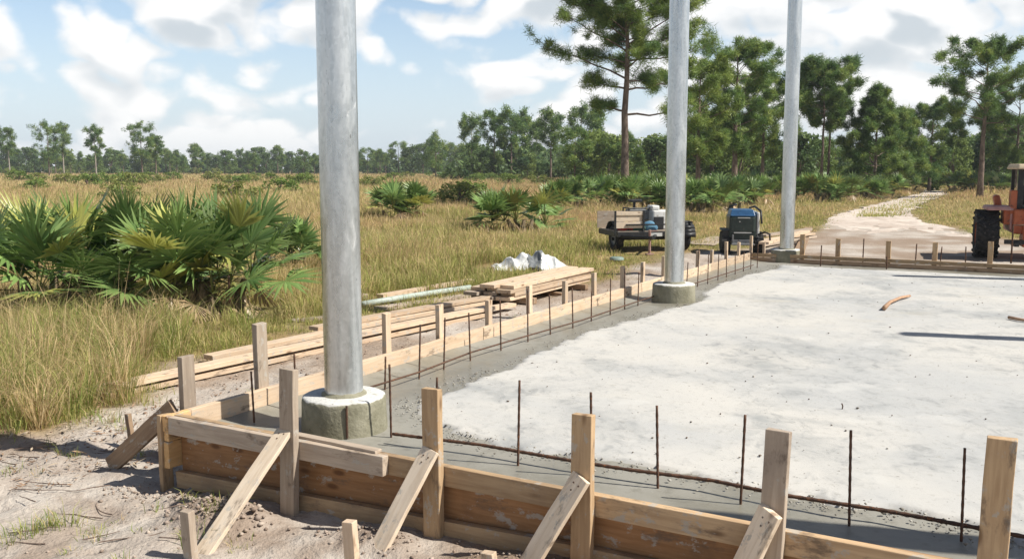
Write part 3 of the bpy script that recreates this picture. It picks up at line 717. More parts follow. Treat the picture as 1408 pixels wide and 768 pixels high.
def tarp():
    nx, ny = 84, 52; X, Y = np.meshgrid(np.linspace(-.72, .62, nx), np.linspace(-.36, .42, ny))
    X = X + (fbm(X * 3, Y * 3, 201) - .5) * .16; Y = Y + (fbm(X * 3, Y * 3, 202) - .5) * .14
    tent = lambda cx, cy, wx, wy: np.clip(1 - np.sqrt(((X - cx) / wx) ** 2 + ((Y - cy) / wy) ** 2), 0, 1)
    z = np.maximum(.42 * tent(-.14, .10, .62, .50), .46 * tent(.16, .12, .52, .46)); z = np.maximum(z, .10 * tent(-.55, 0, .3, .4))
    fold = 1 - np.abs(2 * fbm(X * 4.2 + Y * 1.5, Y * 1.6, 205, 2) - 1) * 2.2; fold2 = 1 - np.abs(2 * fbm(X * 9, Y * 5 + X * 3, 207, 2) - 1) * 2.2
    z = z * .74; z = np.clip(z + fold * .055 + fold2 * .025 - .05, .012, None); z += (fbm(X * 6, Y * 6, 209) - .5) * .03
    v = np.stack([X + sk.x + .05, Y + sk.y - .08, z], -1).reshape(-1, 3); i = np.arange(nx * ny).reshape(ny, nx)
    p, q, r_, s_ = i[:-1, :-1].ravel(), i[:-1, 1:].ravel(), i[1:, 1:].ravel(), i[1:, :-1].ravel()
    cx = X[:-1, :-1].ravel() + (fbm(X * 5, Y * 5, 211)[:-1, :-1].ravel() - .5) * .1; grey = ((cx > -.10) & (cx < .15) & (Y[:-1, :-1].ravel() < .12)).astype(int)
    me = tri_mesh('plastic_sheet', v, np.concatenate([np.stack([p, q, r_], 1), np.stack([p, r_, s_], 1)]))
    o = link('plastic_sheet', me, [WHITE, GREYL]); me.polygons.foreach_set('material_index', np.r_[grey, grey].astype(np.int32)); me.polygons.foreach_set('use_smooth', [True] * len(me.polygons))
    sd = o.modifiers.new('solid', 'SOLIDIFY'); sd.thickness = .004
    tag(o, 'crumpled white plastic sheet with a grey patch heaped behind the board stack', 'tarp')
tarp()
# flat green thing in the grass
m = MB(); m.lathe([(.001, .05), (.10, .055), (.13, .04), (.135, .0)], 20); g = m.build('lid', mottled('green_lid', (.16, .22, .19), (.22, .28, .24), 8, .5), smooth=True, world=Matrix.Translation(at(848, 357, .03)))
tag(g, 'flat grey green plastic lid lying in the grass before the trailer', 'lid')

# ------------------------------------------------------------------ vehicles
BLACK = mottled('black_paint', (.012, .013, .014), (.025, .026, .028), 8, .5, .4, 0, (.06, .055, .05), 20, .1)
RUB = mottled('rubber', (.016, .016, .017), (.035, .034, .033), 10, .8, .3, 0, (.08, .07, .06), 18, .5, .01)
WPAINT = mottled('white_paint', (.62, .62, .60), (.52, .52, .50), 6, .5, .4, 0, (.36, .33, .29), 14, .1)
GREYP = mottled('grey_steel', (.16, .165, .17), (.24, .24, .24), 8, .5, .4, .3, (.1, .08, .06), 20, .2)
BLUE = mottled('blue_paint', (.022, .075, .17), (.03, .10, .21), 6, .35, .5, 0, (.02, .05, .1), 20, .1)
DGREEN = mottled('dark_green_paint', (.010, .022, .018), (.02, .034, .028), 6, .4, .5, 0, (.06, .06, .05), 22, .1)
ORANGE = mottled('faded_orange_paint', (.36, .085, .03), (.42, .12, .05), 6, .5, .4, 0, (.14, .06, .04), 18, .2)
PINK = mottled('sun_faded_paint', (.42, .22, .19), (.50, .30, .27), 6, .55, .4, 0, (.3, .14, .1), 18, .2)
CREAM = mottled('cream_canvas', (.60, .49, .34), (.52, .42, .29), 5, .7, .3, 0, (.4, .3, .2), 14, .2)
TAN = mottled('tan_panel', (.36, .26, .15), (.30, .21, .12), 5, .7, .3, 0, (.2, .14, .09), 14, .2)
REDM = mottled('red_paint', (.30, .03, .025), (.36, .06, .05), 8, .5)
def wheel(parent, c, r, wd, mrim=None, lugs=0, axis='X'):
    c = Vector(c); m = MB(); h = wd / 2
    m.lathe([(r * .58, -h * .86), (r * .72, -h), (r * .93, -h * .96), (r, -h * .7), (r * 1.0, 0), (r, h * .7), (r * .93, h * .96), (r * .72, h), (r * .58, h * .86)], 36, axis)
    for k in range(lugs):
        q = 2 * math.pi * k / lugs
        for sgn in (-1, 1):
            rot = Matrix.Rotation(q + (sgn > 0) * math.pi / lugs, 3, 'X') @ Matrix.Rotation(sgn * .55, 3, 'Z')
            m.box(Matrix.Rotation(q + (sgn > 0) * math.pi / lugs, 3, 'X') @ Vector((sgn * h * .5, 0, r * 1.0)), (h * 1.15, r * .11, r * .12), rot)
    wo = m.build('wheel', RUB, parent, smooth=not lugs); wo.location = c
    m = MB(); m.lathe([(r * .60, -h * .84), (r * .56, -h * .6), (r * .2, -h * .5), (.001, -h * .5)], 28, axis); m.lathe([(r * .60, h * .84), (r * .56, h * .6), (r * .22, h * .55), (r * .18, h * .8), (.001, h * .8)], 28, axis)
    m.build('rim', mrim or GREYP, wo, smooth=False)
    return wo
# utility trailer
tl = empty('utility_trailer', at(900, 346, 0), R(13)); tag(tl, 'small black utility trailer with weathered plank sides parked in the grass', 'trailer')
m = MB(); m.box((0, .55, .42), (1.62, 1.15, .04)); m.build('deck', W_GREY, tl)
m = MB(); m.box((0, -.04, .37), (1.66, .06, .10)); m.box((0, 1.14, .37), (1.66, .06, .10))
for x in (-.80, .80): m.box((x, .55, .37), (.06, 1.1, .10))
m.box((0, .55, .24), (1.5, .06, .06)); m.build('chassis', BLACK, tl, bevel=.004)
m = MB()
for z0, t_ in ((.56, 0), (.70, .01), (.80, -.01)): m.box((-.56, -.03 + t_, z0), (.62, .024, .13 if z0 < .75 else .08))
pp = m.build('plank_side', W_SUNLIT, tl, bevel=.004)
m = MB()
for x in (-.88, -.27): m.box((x, -.05, .60), (.035, .035, .50))
m.box((-.2, -.05, .565), (.9, .03, .03)); m.box((.0, 1.14, .62), (1.6, .03, .03)); m.box((.8, .5, .6), (.03, 1.1, .03)); m.build('rail_frame', BLACK, tl)
m = MB(); m.box((-.57, 1.12, .62), (.62, .024, .36)); m.build('plank_side', W_GREY, tl)
wheel(tl, (-.66, .5, .27), .27, .17); wheel(tl, (.70, .22, .27), .27, .18, WPAINT)
for x in (-.66, .72):
    m = MB(); y0 = .5 if x < 0 else .22; pr_ = [(y0 - .36 * math.cos(q), .30 + .31 * math.sin(q)) for q in [math.pi * k / 10 for k in range(11)]]
    for (ya, za), (yb, zb) in zip(pr_[:-1], pr_[1:]):
        n = len(m.v); m.v += [(x - .13, ya, za), (x + .13, ya, za), (x + .13, yb, zb), (x - .13, yb, zb)]; m.f.append((n, n + 1, n + 2, n + 3)); m.m.append(0)
    f = m.build('fender', BLACK, tl, smooth=True); s = f.modifiers.new('s', 'SOLIDIFY'); s.thickness = .012
m = MB(); m.tube([(-.75, -.05, .34), (-.38, -.72, .34)], .03, 6); m.tube([(.0, -.05, .34), (-.36, -.72, .34)], .03, 6); m.tube([(-.37, -.70, .34), (-.37, -.86, .36)], .04, 8); m.build('tongue', BLACK, tl)
m = MB(); m.tube([(-.37, -.66, .02), (-.37, -.66, .50)], .028, 8); m.box((-.37, -.66, .02), (.14, .14, .02)); m.tube([(-.37, -.66, .48), (-.22, -.70, .48)], .012, 6); m.build('jack', mottled('jack_paint', (.30, .16, .13), (.4, .28, .24), 12, .6), tl)
m = MB(); m.box((-.02, -.075, .36), (.30, .012, .07)); m.build('plate', WPAINT, tl)
tb_ = tl.location; TR = lambda x, y, z: tb_ + Matrix.Rotation(R(13), 3, 'Z') @ Vector((x, y, z))
tk = empty('water_tank', TR(.36, .42, .44), R(13)); tag(tk, 'white plastic tank with dark front sitting on the trailer', 'tank')
m = MB(); m.box((0, .05, .20), (.66, .50, .40), taper=.94); m.box((-.22, .05, .45), (.18, .3, .10)); m.build('shell', WPAINT, tk, bevel=.03)
m = MB(); m.box((-.20, -.215, .14), (.22, .03, .26)); m.build('front_panel', BLACK, tk, bevel=.006)
gt = empty('generator', TR(-.16, .62, .44), R(13)); tag(gt, 'dark frame mounted generator on the trailer beside the white tank', 'generator')
m = MB(); m.box((0, 0, .30), (.44, .30, .22)); m.build('engine', GREYP, gt, bevel=.02)
m = MB()
for x in (-.25, .25):
    for y in (-.18, .18): m.tube([(x, y, 0), (x, y, .44)], .016, 6)
    m.tube([(x, -.18, .44), (x, .18, .44)], .016, 6)
m.tube([(-.25, -.18, .44), (.25, -.18, .44)], .016, 6); m.tube([(-.25, -.18, .2), (.25, -.18, .12)], .016, 6); m.build('frame', BLACK, gt)
m = MB(); m.tube([(-.05, .05, .40), (-.05, .05, .56)], .03, 8); m.box((-.03, .05, .59), (.26, .16, .06)); m.build('air_filter', BLACK, gt, bevel=.015)
def lump(name, c, s, mat, label, cat, seed):
    m = MB(); n = 14
    for i in range(n + 1):
        for k in range(20):
            th = math.pi * i / n; q = 2 * math.pi * k / 20; d = Vector((math.sin(th) * math.cos(q), math.sin(th) * math.sin(q), math.cos(th)))
            f = 1 + .5 * (float(fbm(d.x * 2 + 5, d.y * 2 + d.z * 1.7, seed)) - .5); m.v.append((d.x * s[0] * f, d.y * s[1] * f, max(d.z, -.45) * s[2] * f + s[2] * .42))
    for i in range(n):
        for k in range(20): m.f.append((i * 20 + k, i * 20 + (k + 1) % 20, i * 20 + 20 + (k + 1) % 20, i * 20 + 20 + k)); m.m.append(0)
    return tag(m.build(name, mat, smooth=True, world=Matrix.Translation(c)), label, cat)
lump('cloth_sack', TR(-.36, .14, .44), (.20, .15, .12), mottled('green_cloth', (.04, .09, .07), (.07, .13, .1), 9, .9), 'dark green bundled cloth sack on the trailer deck', 'sack', 4)
lump('cloth_bundle', TR(-.10, .12, .44), (.18, .13, .13), mottled('blue_cloth', (.06, .15, .24), (.12, .24, .33), 9, .9), 'pale blue cloth bundle on the trailer deck', 'bundle', 5)
m = MB(); m.tube([(-.16, 0, .05), (-.04, -.02, .04), (.05, 0, .07), (.15, .02, .03)], [.045, .05, .045, .03], 8); m.box((-.1, 0, .12), (.12, .08, .09)); m.box((.10, .01, .13), (.09, .07, .12))
tag(m.build('hand_tool', REDM, world=Matrix.Translation(TR(-.62, .06, .44)), bevel=.006), 'red hand tool lying at the plank side of the trailer', 'tool')
# small machine with blue hood
ml = empty('mini_loader', at(1020, 350, 0), R(-9)); tag(ml, 'compact dark machine with a blue hood standing beyond the left form', 'loader')
m = MB(); m.box((0, .45, .52), (.52, .9, .50)); m.box((0, -.01, .60), (.46, .06, .30)); m.build('body', DGREEN, ml, bevel=.025)
m = MB(); m.box((0, .42, .83), (.50, .78, .12), taper=.86); m.box((0, .02, .775), (.47, .09, .03)); m.build('hood', BLUE, ml, bevel=.03)
m = MB(); m.box((.305, .42, .58), (.06, .7, .52)); m.build('side_panel', WPAINT, ml, bevel=.02)
m = MB(); m.tube([(-.22, .9, .70), (-.20, .82, .93), (-.06, .78, .97)], .022, 8); m.tube([(.20, .82, .90), (.28, .6, .94), (.36, .15, .86), (.37, .05, .62)], .022, 8); m.build('grab_bar', BLACK, ml, smooth=True)
for x in (-.31, .33):
    m = MB(); pr_ = [(.42 + .50 * math.cos(q) * 1., .22 + .20 * math.sin(q)) for q in [2 * math.pi * k / 24 for k in range(24)]]
    n = 24
    for xx in (x - .085, x + .085): m.v += [(xx, y, z) for y, z in pr_]
    m.f += [tuple(range(n))[::-1], tuple(range(n, 2 * n))] + [(k, (k + 1) % n, n + (k + 1) % n, n + k) for k in range(n)]; m.m += [0] * (n + 2)
    for k in range(22):
        q = 2 * math.pi * k / 22; m.box((x, .42 + .505 * math.cos(q), .22 + .205 * math.sin(q)), (.17, .03, .03), Matrix.Rotation(q, 3, 'X'))
    m.build('track', RUB, ml)
m = MB(); m.box((-.31, .42, .47), (.18, .8, .035)); m.box((-.31, .05, .40), (.18, .03, .14)); m.build('track_guard', BLACK, ml, bevel=.008)
m = MB(); m.box((0, -.14, .22), (.44, .22, .03)); m.box((0, -.04, .25), (.44, .03, .10)); m.box((-.19, -.06, .3), (.03, .1, .2)); m.build('platform', GREYP, ml, bevel=.006)
m = MB(); m.box((0, -.045, .44), (.34, .012, .02)); m.box((.02, -.046, .735), (.24, .012, .016)); m.box((-.06, -.046, .66), (.02, .012, .02)); m.build('trim', WPAINT, ml)
m = MB(); m.tube([(.30, .0, .40), (.42, -.08, .46), (.52, -.06, .42), (.54, .02, .26)], .02, 8); m.build('hose', RUB, ml, smooth=True)
# orange tractor at the right edge
tr_ = empty('tractor', at(1408, 358, 0) + Vector((.26, .15, 0)), R(-21)); tag(tr_, 'faded orange tractor with lugged tyres and cream canopy at the right edge of the photo', 'tractor')
wheel(tr_, (-.80, .3, .455), .44, .40, ORANGE, 16); wheel(tr_, (.80, .3, .455), .44, .40, ORANGE, 16)
m = MB(); m.box((0, .5, .72), (.80, 1.5, .46)); m.box((0, -.15, .45), (.5, .5, .4)); m.box((-.3, .2, .8), (.5, .5, .3)); m.build('body', ORANGE, tr_, bevel=.03)
for x in (-.72, .72):
    m = MB(); m.box((x + (.1 if x < 0 else -.1), .3, .96), (.48, .85, .08), taper=.9); m.box((x + (.30 if x < 0 else -.30), .3, .74), (.05, .75, .40)); m.build('fender', PINK if x < 0 else PINK, tr_, bevel=.03)
m = MB(); m.box((-.60, .62, 1.06), (.12, .30, .28), Matrix.Rotation(-.25, 3, 'Y')); m.build('armrest', ORANGE, tr_, bevel=.05)
m = MB()
for x, y, wz in ((-.30, -.05, .1), (.46, -.05, .1), (-.30, 1.0, .06), (.46, 1.0, .06)):
    m = MB(); m.box((x, y, 1.29), (wz, .07, .88)); m.build('canopy_post', BLACK, tr_, bevel=.01)
m = MB(); m.box((-.40, .05, 1.08), (.11, .3, .44)); m.build('exhaust_guard', ORANGE, tr_, bevel=.02)
m = MB(); m.box((.08, .45, 1.74), (.98, 1.5, .10), taper=.93); m.build('canopy', CREAM, tr_, bevel=.03)
m = MB(); vs_ = [(-.18, -.13, 1.70), (.57, -.13, 1.70), (.57, -.13, 1.12), (.25, -.13, 1.25), (-.02, -.13, 1.48)]; n = len(vs_)
m.v += vs_ + [(x, y + .05, z) for x, y, z in vs_]; m.f += [tuple(range(n)), tuple(range(n, 2 * n))[::-1]] + [(k, (k + 1) % n, n + (k + 1) % n, n + k) for k in range(n)]; m.m += [0] * (n + 2)
m.build('tan_board', TAN, tr_)
m = MB(); m.box((.06, .5, .95), (.46, .42, .12)); m.box((.06, .74, 1.18), (.46, .12, .42)); m.build('seat', BLACK, tr_, bevel=.04)
m = MB(); m.box((-.1, -.35, .35), (.9, .10, .08)); m.box((-.36, -.25, .30), (.08, .5, .06)); m.box((.2, -.25, .30), (.08, .5, .06)); m.build('hitch_frame', BLACK, tr_)
m = MB(); m.box((.02, -.36, .90), (.26, .06, .35)); m.build('rear_panel', REDM, tr_, bevel=.01)

#@@VEG
# ------------------------------------------------------------------ vegetation
def rand_dirs(n):
    v = rng.normal(size=(n, 3)); return v / np.linalg.norm(v, axis=1, keepdims=True)
def blades(base, az, h, lean, wd, cb, ct):
    """one bent tapering blade per row"""
    n = len(base); d = np.stack([np.cos(az), np.sin(az), np.zeros(n)], 1); fa = rng.uniform(0, 2 * np.pi, n)
    s = np.stack([np.cos(fa), np.sin(fa), np.zeros(n)], 1) * wd[:, None] / 2; up = np.array([0, 0, 1.])
    mid = base + d * (lean * h * .28)[:, None] + up * (h * .60)[:, None]
    tip = base + d * (lean * h)[:, None] + up * (h * np.clip(1 - .38 * lean ** 2, .25, 1))[:, None]
    v = np.stack([base - s, base + s, mid - s * .75, mid + s * .75, tip], 1)
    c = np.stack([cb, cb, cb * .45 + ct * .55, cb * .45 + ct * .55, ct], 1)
    i = (np.arange(n) * 5)[:, None, None]; tr = np.array([[0, 1, 3], [0, 3, 2], [2, 3, 4]])[None] + i
    return v.reshape(-1, 3), tr.reshape(-1, 3), c.reshape(-1, 3)
class Cat:
    def __init__(s): s.v = []; s.t = []; s.c = []; s.n = 0
    def add(s, v, t, c): s.v.append(v); s.t.append(t + s.n); s.c.append(c); s.n += len(v)
    def build(s, name, mat, parent=None, smooth=False):
        me = tri_mesh(name, np.concatenate(s.v), np.concatenate(s.t), np.concatenate(s.c))
        if smooth: me.polygons.foreach_set('use_smooth', [True] * len(me.polygons))
        return link(name, me, mat, parent)
    def mesh(s, name): return tri_mesh(name, np.concatenate(s.v), np.concatenate(s.t), np.concatenate(s.c))
TAN1, TAN2, RED1 = np.array((.55, .40, .20)), np.array((.69, .54, .31)), np.array((.58, .36, .22))
GRN1, GRN2, GRN3 = np.array((.23, .27, .065)), np.array((.42, .42, .13)), np.array((.12, .19, .04))
# places kept clear of grass: boards, stack, machines
clear = [(at(x_, y_, 0), .24) for x_, y_ in ((500, 423), (530, 419), (560, 414), (590, 409), (620, 405), (645, 402), (515, 412), (530, 408), (560, 404), (600, 397), (640, 390), (575, 411), (605, 406))] + [(at(70, 560, 0), .15)] + [(at(x_, y_, 0), 1.0) for x_, y_ in ((556, 306), (706, 322), (790, 291), (848, 289), (893, 292), (958, 294), (1006, 293), (1118, 277), (1152, 277), (1192, 273), (1224, 268))] + [(pB + D * k, .22) for k in np.arange(-.1, 5, .25)] + [(pA + D * k + S * .0, .16) for k in np.arange(0, 5, .25)] + [(base + D2 * k + S2 * .35, .45) for k in np.arange(0, L2, .3)] + [(Vector((tl.location.x, tl.location.y + .3, 0)), .9), (at(82, 430, 0), .9), (at(292, 432, 0), .9), (at(200, 432, 0), .6), (Vector((ml.location.x, ml.location.y + .4, 0)), .5), (sk, 1.0), (sk + Vector((-.5, -.4, 0)), .7)]
def field(ncl, per, d0, d1, spread=.62):
    u = rng.uniform(0, 1, ncl); d = d0 * (d1 / d0) ** u; a = rng.uniform(-spread, spread, ncl); x = d * a; y = d
    sd = sandiness(x, y); keep = sd < rng.uniform(-.30, .10, ncl)
    ru = (x - O.x) * U.x + (y - O.y) * U.y; rv = (x - O.x) * V.x + (y - O.y) * V.y
    keep &= ~((ru > -.12) & (rv > -.2) & (rv < LEN_V + .3))
    for p, r in clear: keep &= np.hypot(x - p.x, y - p.y) > r
    # patchy: thin spots between tufts nearby
    keep &= fbm(x * 1.6, y * 1.6, 110) > np.where(d < 22, .44, .36) - rng.uniform(0, .16, ncl)
    x, y, sd, d, ru, rv = (q[keep] for q in (x, y, sd, d, ru, rv)); n = len(x)
    edge_ = np.clip(-sd / 1.6, .0, 1)
    work = np.exp(-((np.clip(-ru - 1.0, 0, 9) / 1.5) ** 2)) * (rv > 3.2) * (d < 21)                 # trampled strip beside the forms
    work = np.maximum(work, np.exp(-(np.hypot(x - 3.0, y - 18.5) / 2.6) ** 2))
    tall = .17 + .27 * fbm(x * .35, y * .35, 120) + .18 * np.clip((d - 18) / 30, 0, 1)
    low_ = np.clip((x - .12 * y) / 2.5, 0, 1) * (d > 15) * (d < 62)
    h = tall * (.35 + .65 * edge_) * (1 - .72 * work) * (1 - .5 * low_) * (.55 + .9 * fbm(x * 1.3, y * 1.3, 121))
    wet_ = fbm(x * .10, y * .10, 130); wet2 = fbm(x * .5, y * .5, 131); red = fbm(x * .07 + 3, y * .07, 132)
    g = np.clip(1.25 - (d - 9) / 16, 0, 1) * .16 + (wet_ - .5) * 2.3 + (wet2 - .5) * 2.2 + .10 + .16 * ((d < 11.5) & (x < -1.2)) + low_ * .12 + work * .9 - np.clip((d - 40) / 60, 0, .35)
    md_ = signed(x, y, med_poly) > -.6; g = np.where(md_, 1.2, g); h = np.where(md_, .16, h)
    g = np.clip(g, 0, 1); rr = np.clip((red - .42) * 4, 0, 1) * np.clip((d - 10) / 12, 0, 1)
    N_ = n * per; rep = lambda q: np.repeat(q, per, 0)
    sc_ = np.repeat(.035 + .004 * d, per)
    bx, by = rep(x) + rng.normal(0, 1, N_) * sc_, rep(y) + rng.normal(0, 1, N_) * sc_
    bz = ground_z(bx, by, False) - .02
    hh = rep(h) * rng.uniform(.45, 1.15, N_); lean = np.abs(rng.normal(.50, .42, N_)); az = np.arctan2(by - rep(y), bx - rep(x)) + rng.normal(0, .8, N_)
    wd = np.maximum(.0042, .00070 * rep(d)) * rng.uniform(.6, 1.3, N_)
    stalk = rng.uniform(0, 1, N_) < .10; hh = np.where(stalk, hh * 1.45, hh); lean = np.where(stalk, lean * .6, lean); wd = np.where(stalk, wd * .7, wd)
    gg = np.where(stalk, -1, rep(g))[:, None]; own = np.repeat(rng.normal(0, .45, n), per)[:, None]; isg = rng.uniform(0, 1, (N_, 1)) < gg + own
    k1, k2 = rng.uniform(0, 1, (N_, 1)), rep(rr)[:, None]
    tan = (TAN1 * k1 + TAN2 * (1 - k1)) * (1 - k2 * .75) + RED1 * k2 * .75
    grn = GRN1 * k1 + GRN2 * (1 - k1)
    br = rng.uniform(.8, 1.15, (N_, 1)) * np.repeat(rng.uniform(.72, 1.2, n), per)[:, None]
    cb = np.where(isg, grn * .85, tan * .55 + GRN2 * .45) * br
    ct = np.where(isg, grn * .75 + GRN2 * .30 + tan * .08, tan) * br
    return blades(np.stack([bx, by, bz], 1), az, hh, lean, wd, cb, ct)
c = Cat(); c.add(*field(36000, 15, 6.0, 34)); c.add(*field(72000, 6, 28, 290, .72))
tag(c.build('field_grass', GRASS), 'tan and green grass covering the open field', 'grass', kind='stuff')
# tall arching tufts beside the bare sand at the left
def tuft(c, x, y, n, h, spread, green, wide=.006):
    base = np.zeros((n, 3)); base[:, 0] = x + rng.normal(0, spread * .35, n); base[:, 1] = y + rng.normal(0, spread * .35, n); base[:, 2] = ground_z(base[:, 0], base[:, 1]) - .02
    az = np.arctan2(base[:, 1] - y, base[:, 0] - x) + rng.normal(0, .7, n)
    k = rng.uniform(0, 1, (n, 1)); isg = rng.uniform(0, 1, (n, 1)) < green
    grn = GRN3 * k + GRN2 * (1 - k); tn = TAN1 * k + TAN2 * (1 - k)
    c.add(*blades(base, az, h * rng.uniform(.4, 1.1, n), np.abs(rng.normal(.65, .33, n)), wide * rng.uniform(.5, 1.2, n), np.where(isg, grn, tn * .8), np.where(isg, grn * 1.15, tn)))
c = Cat()
for k in range(330):
    q = at(random.uniform(-260, 260), random.uniform(445, 590), 0)
    if sandiness(np.array([q.x]), np.array([q.y]))[0] > -.06 or uv(q)[0] > -1.15: continue
    tuft(c, q.x, q.y, random.randint(40, 110), random.uniform(.28, .58), random.uniform(.05, .13), random.choice((.15, .45, .6, .85)), .0055)
for px_, py_, n_, h_, g_ in ((195, 500, 160, .62, .35), (150, 480, 120, .6, .5), (120, 470, 130, .55, .8), (60, 520, 130, .6, .3), (20, 540, 150, .62, .3), (215, 470, 130, .5, .5), (330, 455, 120, .40, .95), (345, 462, 90, .34, .95), (85, 555, 120, .42, .6), (30, 570, 120, .4, .5)):
    q = at(px_, py_, 0); tuft(c, q.x, q.y, n_, h_, .09, g_)
for k in range(16):      # long straw stems leaning out over the sand
    q = at(random.uniform(-30, 215), random.uniform(470, 575), 0); tuft(c, q.x, q.y, 34, random.uniform(.65, .9), .10, .06, .0045)
# sprigs on the sand
for k in range(70):
    q = at(random.uniform(-60, 330), random.uniform(560, 790), 0)
    if uv(q)[0] > -.25 and uv(q)[1] > -.25: continue
    if fbm(np.array([q.x * 1.3]), np.array([q.y * 1.3]), 140)[0] < .54: continue
    tuft(c, q.x, q.y, random.randint(8, 24), random.uniform(.05, .11), .06, .75, .004)
for px_, py_, n_ in ((205, 540, 60), (215, 536, 60), (190, 545, 40), (40, 735, 60), (65, 728, 60), (90, 722, 50), (15, 745, 40), (150, 580, 50), (165, 590, 40), (130, 575, 40), (60, 585, 60), (20, 600, 60), (330, 495, 30), (358, 540, 20),
                    (505, 410, 40), (515, 400, 50), (560, 400, 30), (480, 470, 30), (640, 360, 60), (700, 440, 12), (755, 404, 24), (262, 760, 10)):
    q = at(px_, py_, 0); tuft(c, q.x, q.y, n_, random.uniform(.08, .17), .10, .85, .0045)
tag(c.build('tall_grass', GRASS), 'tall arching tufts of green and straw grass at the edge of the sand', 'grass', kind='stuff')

# saw palmettos
def frond(c, hub0, az, el, pet, rad, nl, g1, g2, droop=.15, span=2.1, wd=.03, detail=True):
    """petiole from hub0 outwards, then a pleated fan of leaflets"""
    hub0 = np.asarray(hub0, float); d = np.array((math.cos(az) * math.cos(el), math.sin(az) * math.cos(el), math.sin(el)))
    side = np.array((-math.sin(az), math.cos(az), 0)); nr = np.cross(d, side)
    tw = random.uniform(-.5, .5); side = side * math.cos(tw) + nr * math.sin(tw); nr = np.cross(d, side)
    hub = hub0 + d * pet - np.array((0, 0, 1)) * pet * pet * .12
    pw = .011 if detail else .018
    v = np.array([hub0 - side * pw, hub0 + side * pw, hub + side * pw * .7, hub - side * pw * .7, hub0 + nr * pw]); t = np.array([[0, 1, 2], [0, 2, 3], [0, 4, 3], [4, 1, 2]])
    c.add(v, t, np.tile(np.array((.20, .22, .07)), (5, 1)))
    tone = random.uniform(.75, 1.6); g1 = g1 * tone; g2 = g2 * tone
    ths = np.linspace(-span, span, nl) + np.random.default_rng(random.randrange(1 << 30)).normal(0, .05, nl)
    dd = d * math.cos(droop) - nr * math.sin(droop) * (1 if nr[2] > 0 else -1)
    sg = 1 if nr[2] > 0 else -1
    vs_, ts, cs = [], [], []
    for j, th in enumerate(ths):
        r = rad * (1 - .13 * (abs(th) / span) ** 2) * random.uniform(.86, 1.06)
        ax = dd * math.cos(th) + side * math.sin(th); pr_ = np.cross(nr, ax)
        lift = sg * nr * (abs(math.sin(th)) * .10 + .02)
        w_ = wd * random.uniform(.75, 1.15)
        b = hub; m_ = hub + (ax + lift) * r * .45; tp = hub + (ax + lift * .6) * r - np.array((0, 0, 1)) * r * random.uniform(.02, .14)
        n = len(vs_)
        vs_ += [b, m_ - pr_ * w_, m_ + nr * sg * w_ * .45, m_ + pr_ * w_, tp]; ts += [[n, n + 1, n + 2], [n, n + 2, n + 3], [n + 1, n + 4, n + 2], [n + 2, n + 4, n + 3]]
        k = random.random(); g = g1 * k + g2 * (1 - k); cs += [g * .95, g, g * 1.02, g, g * .8 + np.array((.26, .20, .08)) * .2]
    c.add(np.array(vs_), np.array(ts), np.array(cs))
PG1, PG2, PG3, DEAD1, DEAD2 = np.array((.075, .145, .04)), np.array((.20, .29, .09)), np.array((.38, .39, .10)), np.array((.30, .20, .11)), np.array((.40, .31, .2))
def trunk_bits(parent, n, sp, h):
    for k in range(n):
        m = MB(); a = random.uniform(0, 6.28); r = random.uniform(0, sp); m.tube([(r * math.cos(a), r * math.sin(a), -.05), (r * .8 * math.cos(a + .3), r * .8 * math.sin(a + .3), h * .5), (r * math.cos(a + .5) * .9, r * math.sin(a + .5) * .9, h)], [.07, .06, .045], 7)
        m.build('stem', STEM, parent)
def palmetto(loc, heads, nf, w2, h, rad, seed, label, cat='palmetto', group='saw palmettos', each=True, yellow=.12):
    random.seed(seed); root = empty('saw_palmetto', loc); tag(root, label, cat, group)
    trunk_bits(root, heads, w2 * .55, h * .28)
    hs = [(random.uniform(-.62, .62) * w2, random.uniform(-.45, .45) * w2, h * random.uniform(.16, .34)) for _ in range(heads)]
    allc = Cat()
    for i in range(nf):
        hx, hy, hz = hs[i % heads]; t = (i // heads + .5) / (nf / heads)
        az = i * 2.39996 + random.uniform(-.4, .4); el = R(88) - t ** 1.35 * R(84) + random.uniform(-.15, .15)
        pet = h * random.uniform(.30, .52) * (1 - .12 * t); y = random.random() < yellow * (.4 + t)
        c = Cat() if each else allc
        frond(c, (hx, hy, hz), az, el, pet, rad * random.uniform(.8, 1.1), 21 if each else 13, PG3 if y else PG1, np.array((.25, .25, .08)) if y else PG2, random.uniform(.0, .25), random.uniform(1.3, 2.2), rad * (.046 if each else .066), each)
        if each: c.build('frond', FROND, root)
    if not each: allc.build('foliage', FROND, root)
    dc = Cat()
    for i in range(max(4, nf // 4)):
        hx, hy, hz = hs[i % heads]
        frond(dc, (hx, hy, hz * .9), random.uniform(0, 6.28), random.uniform(-.35, .05), h * random.uniform(.25, .4), rad * random.uniform(.6, .9), 14, DEAD1, DEAD2, random.uniform(.5, 1.2), random.uniform(.6, 1.4), rad * .035)
    dc.build('dead_fronds', FROND, root); return root
def place(x, y): p = at(x, y, 0); return Vector((p.x, p.y, gz(p)))
palmetto(place(78, 428), 8, 62, 1.25, 1.46, .60, 11, 'broad saw palmetto at the far left behind the straw grass, cut by the photo edge')
palmetto(place(284, 430), 9, 66, 1.0, 1.46, .60, 23, 'broad dark saw palmetto just left of the nearest pole with yellow lower fronds', yellow=.24)
palmetto(place(-110, 425), 5, 44, .8, 1.15, .5, 31, 'saw palmetto outside the frame at the far left', each=False)
palmetto(place(196, 412), 5, 44, .8, 1.25, .55, 29, 'dark saw palmetto filling the gap between the two broad near ones', each=False)
palmetto(place(412, 372), 3, 26, .4, .9, .42, 37, 'small saw palmetto half hidden behind the nearest pole', each=False)
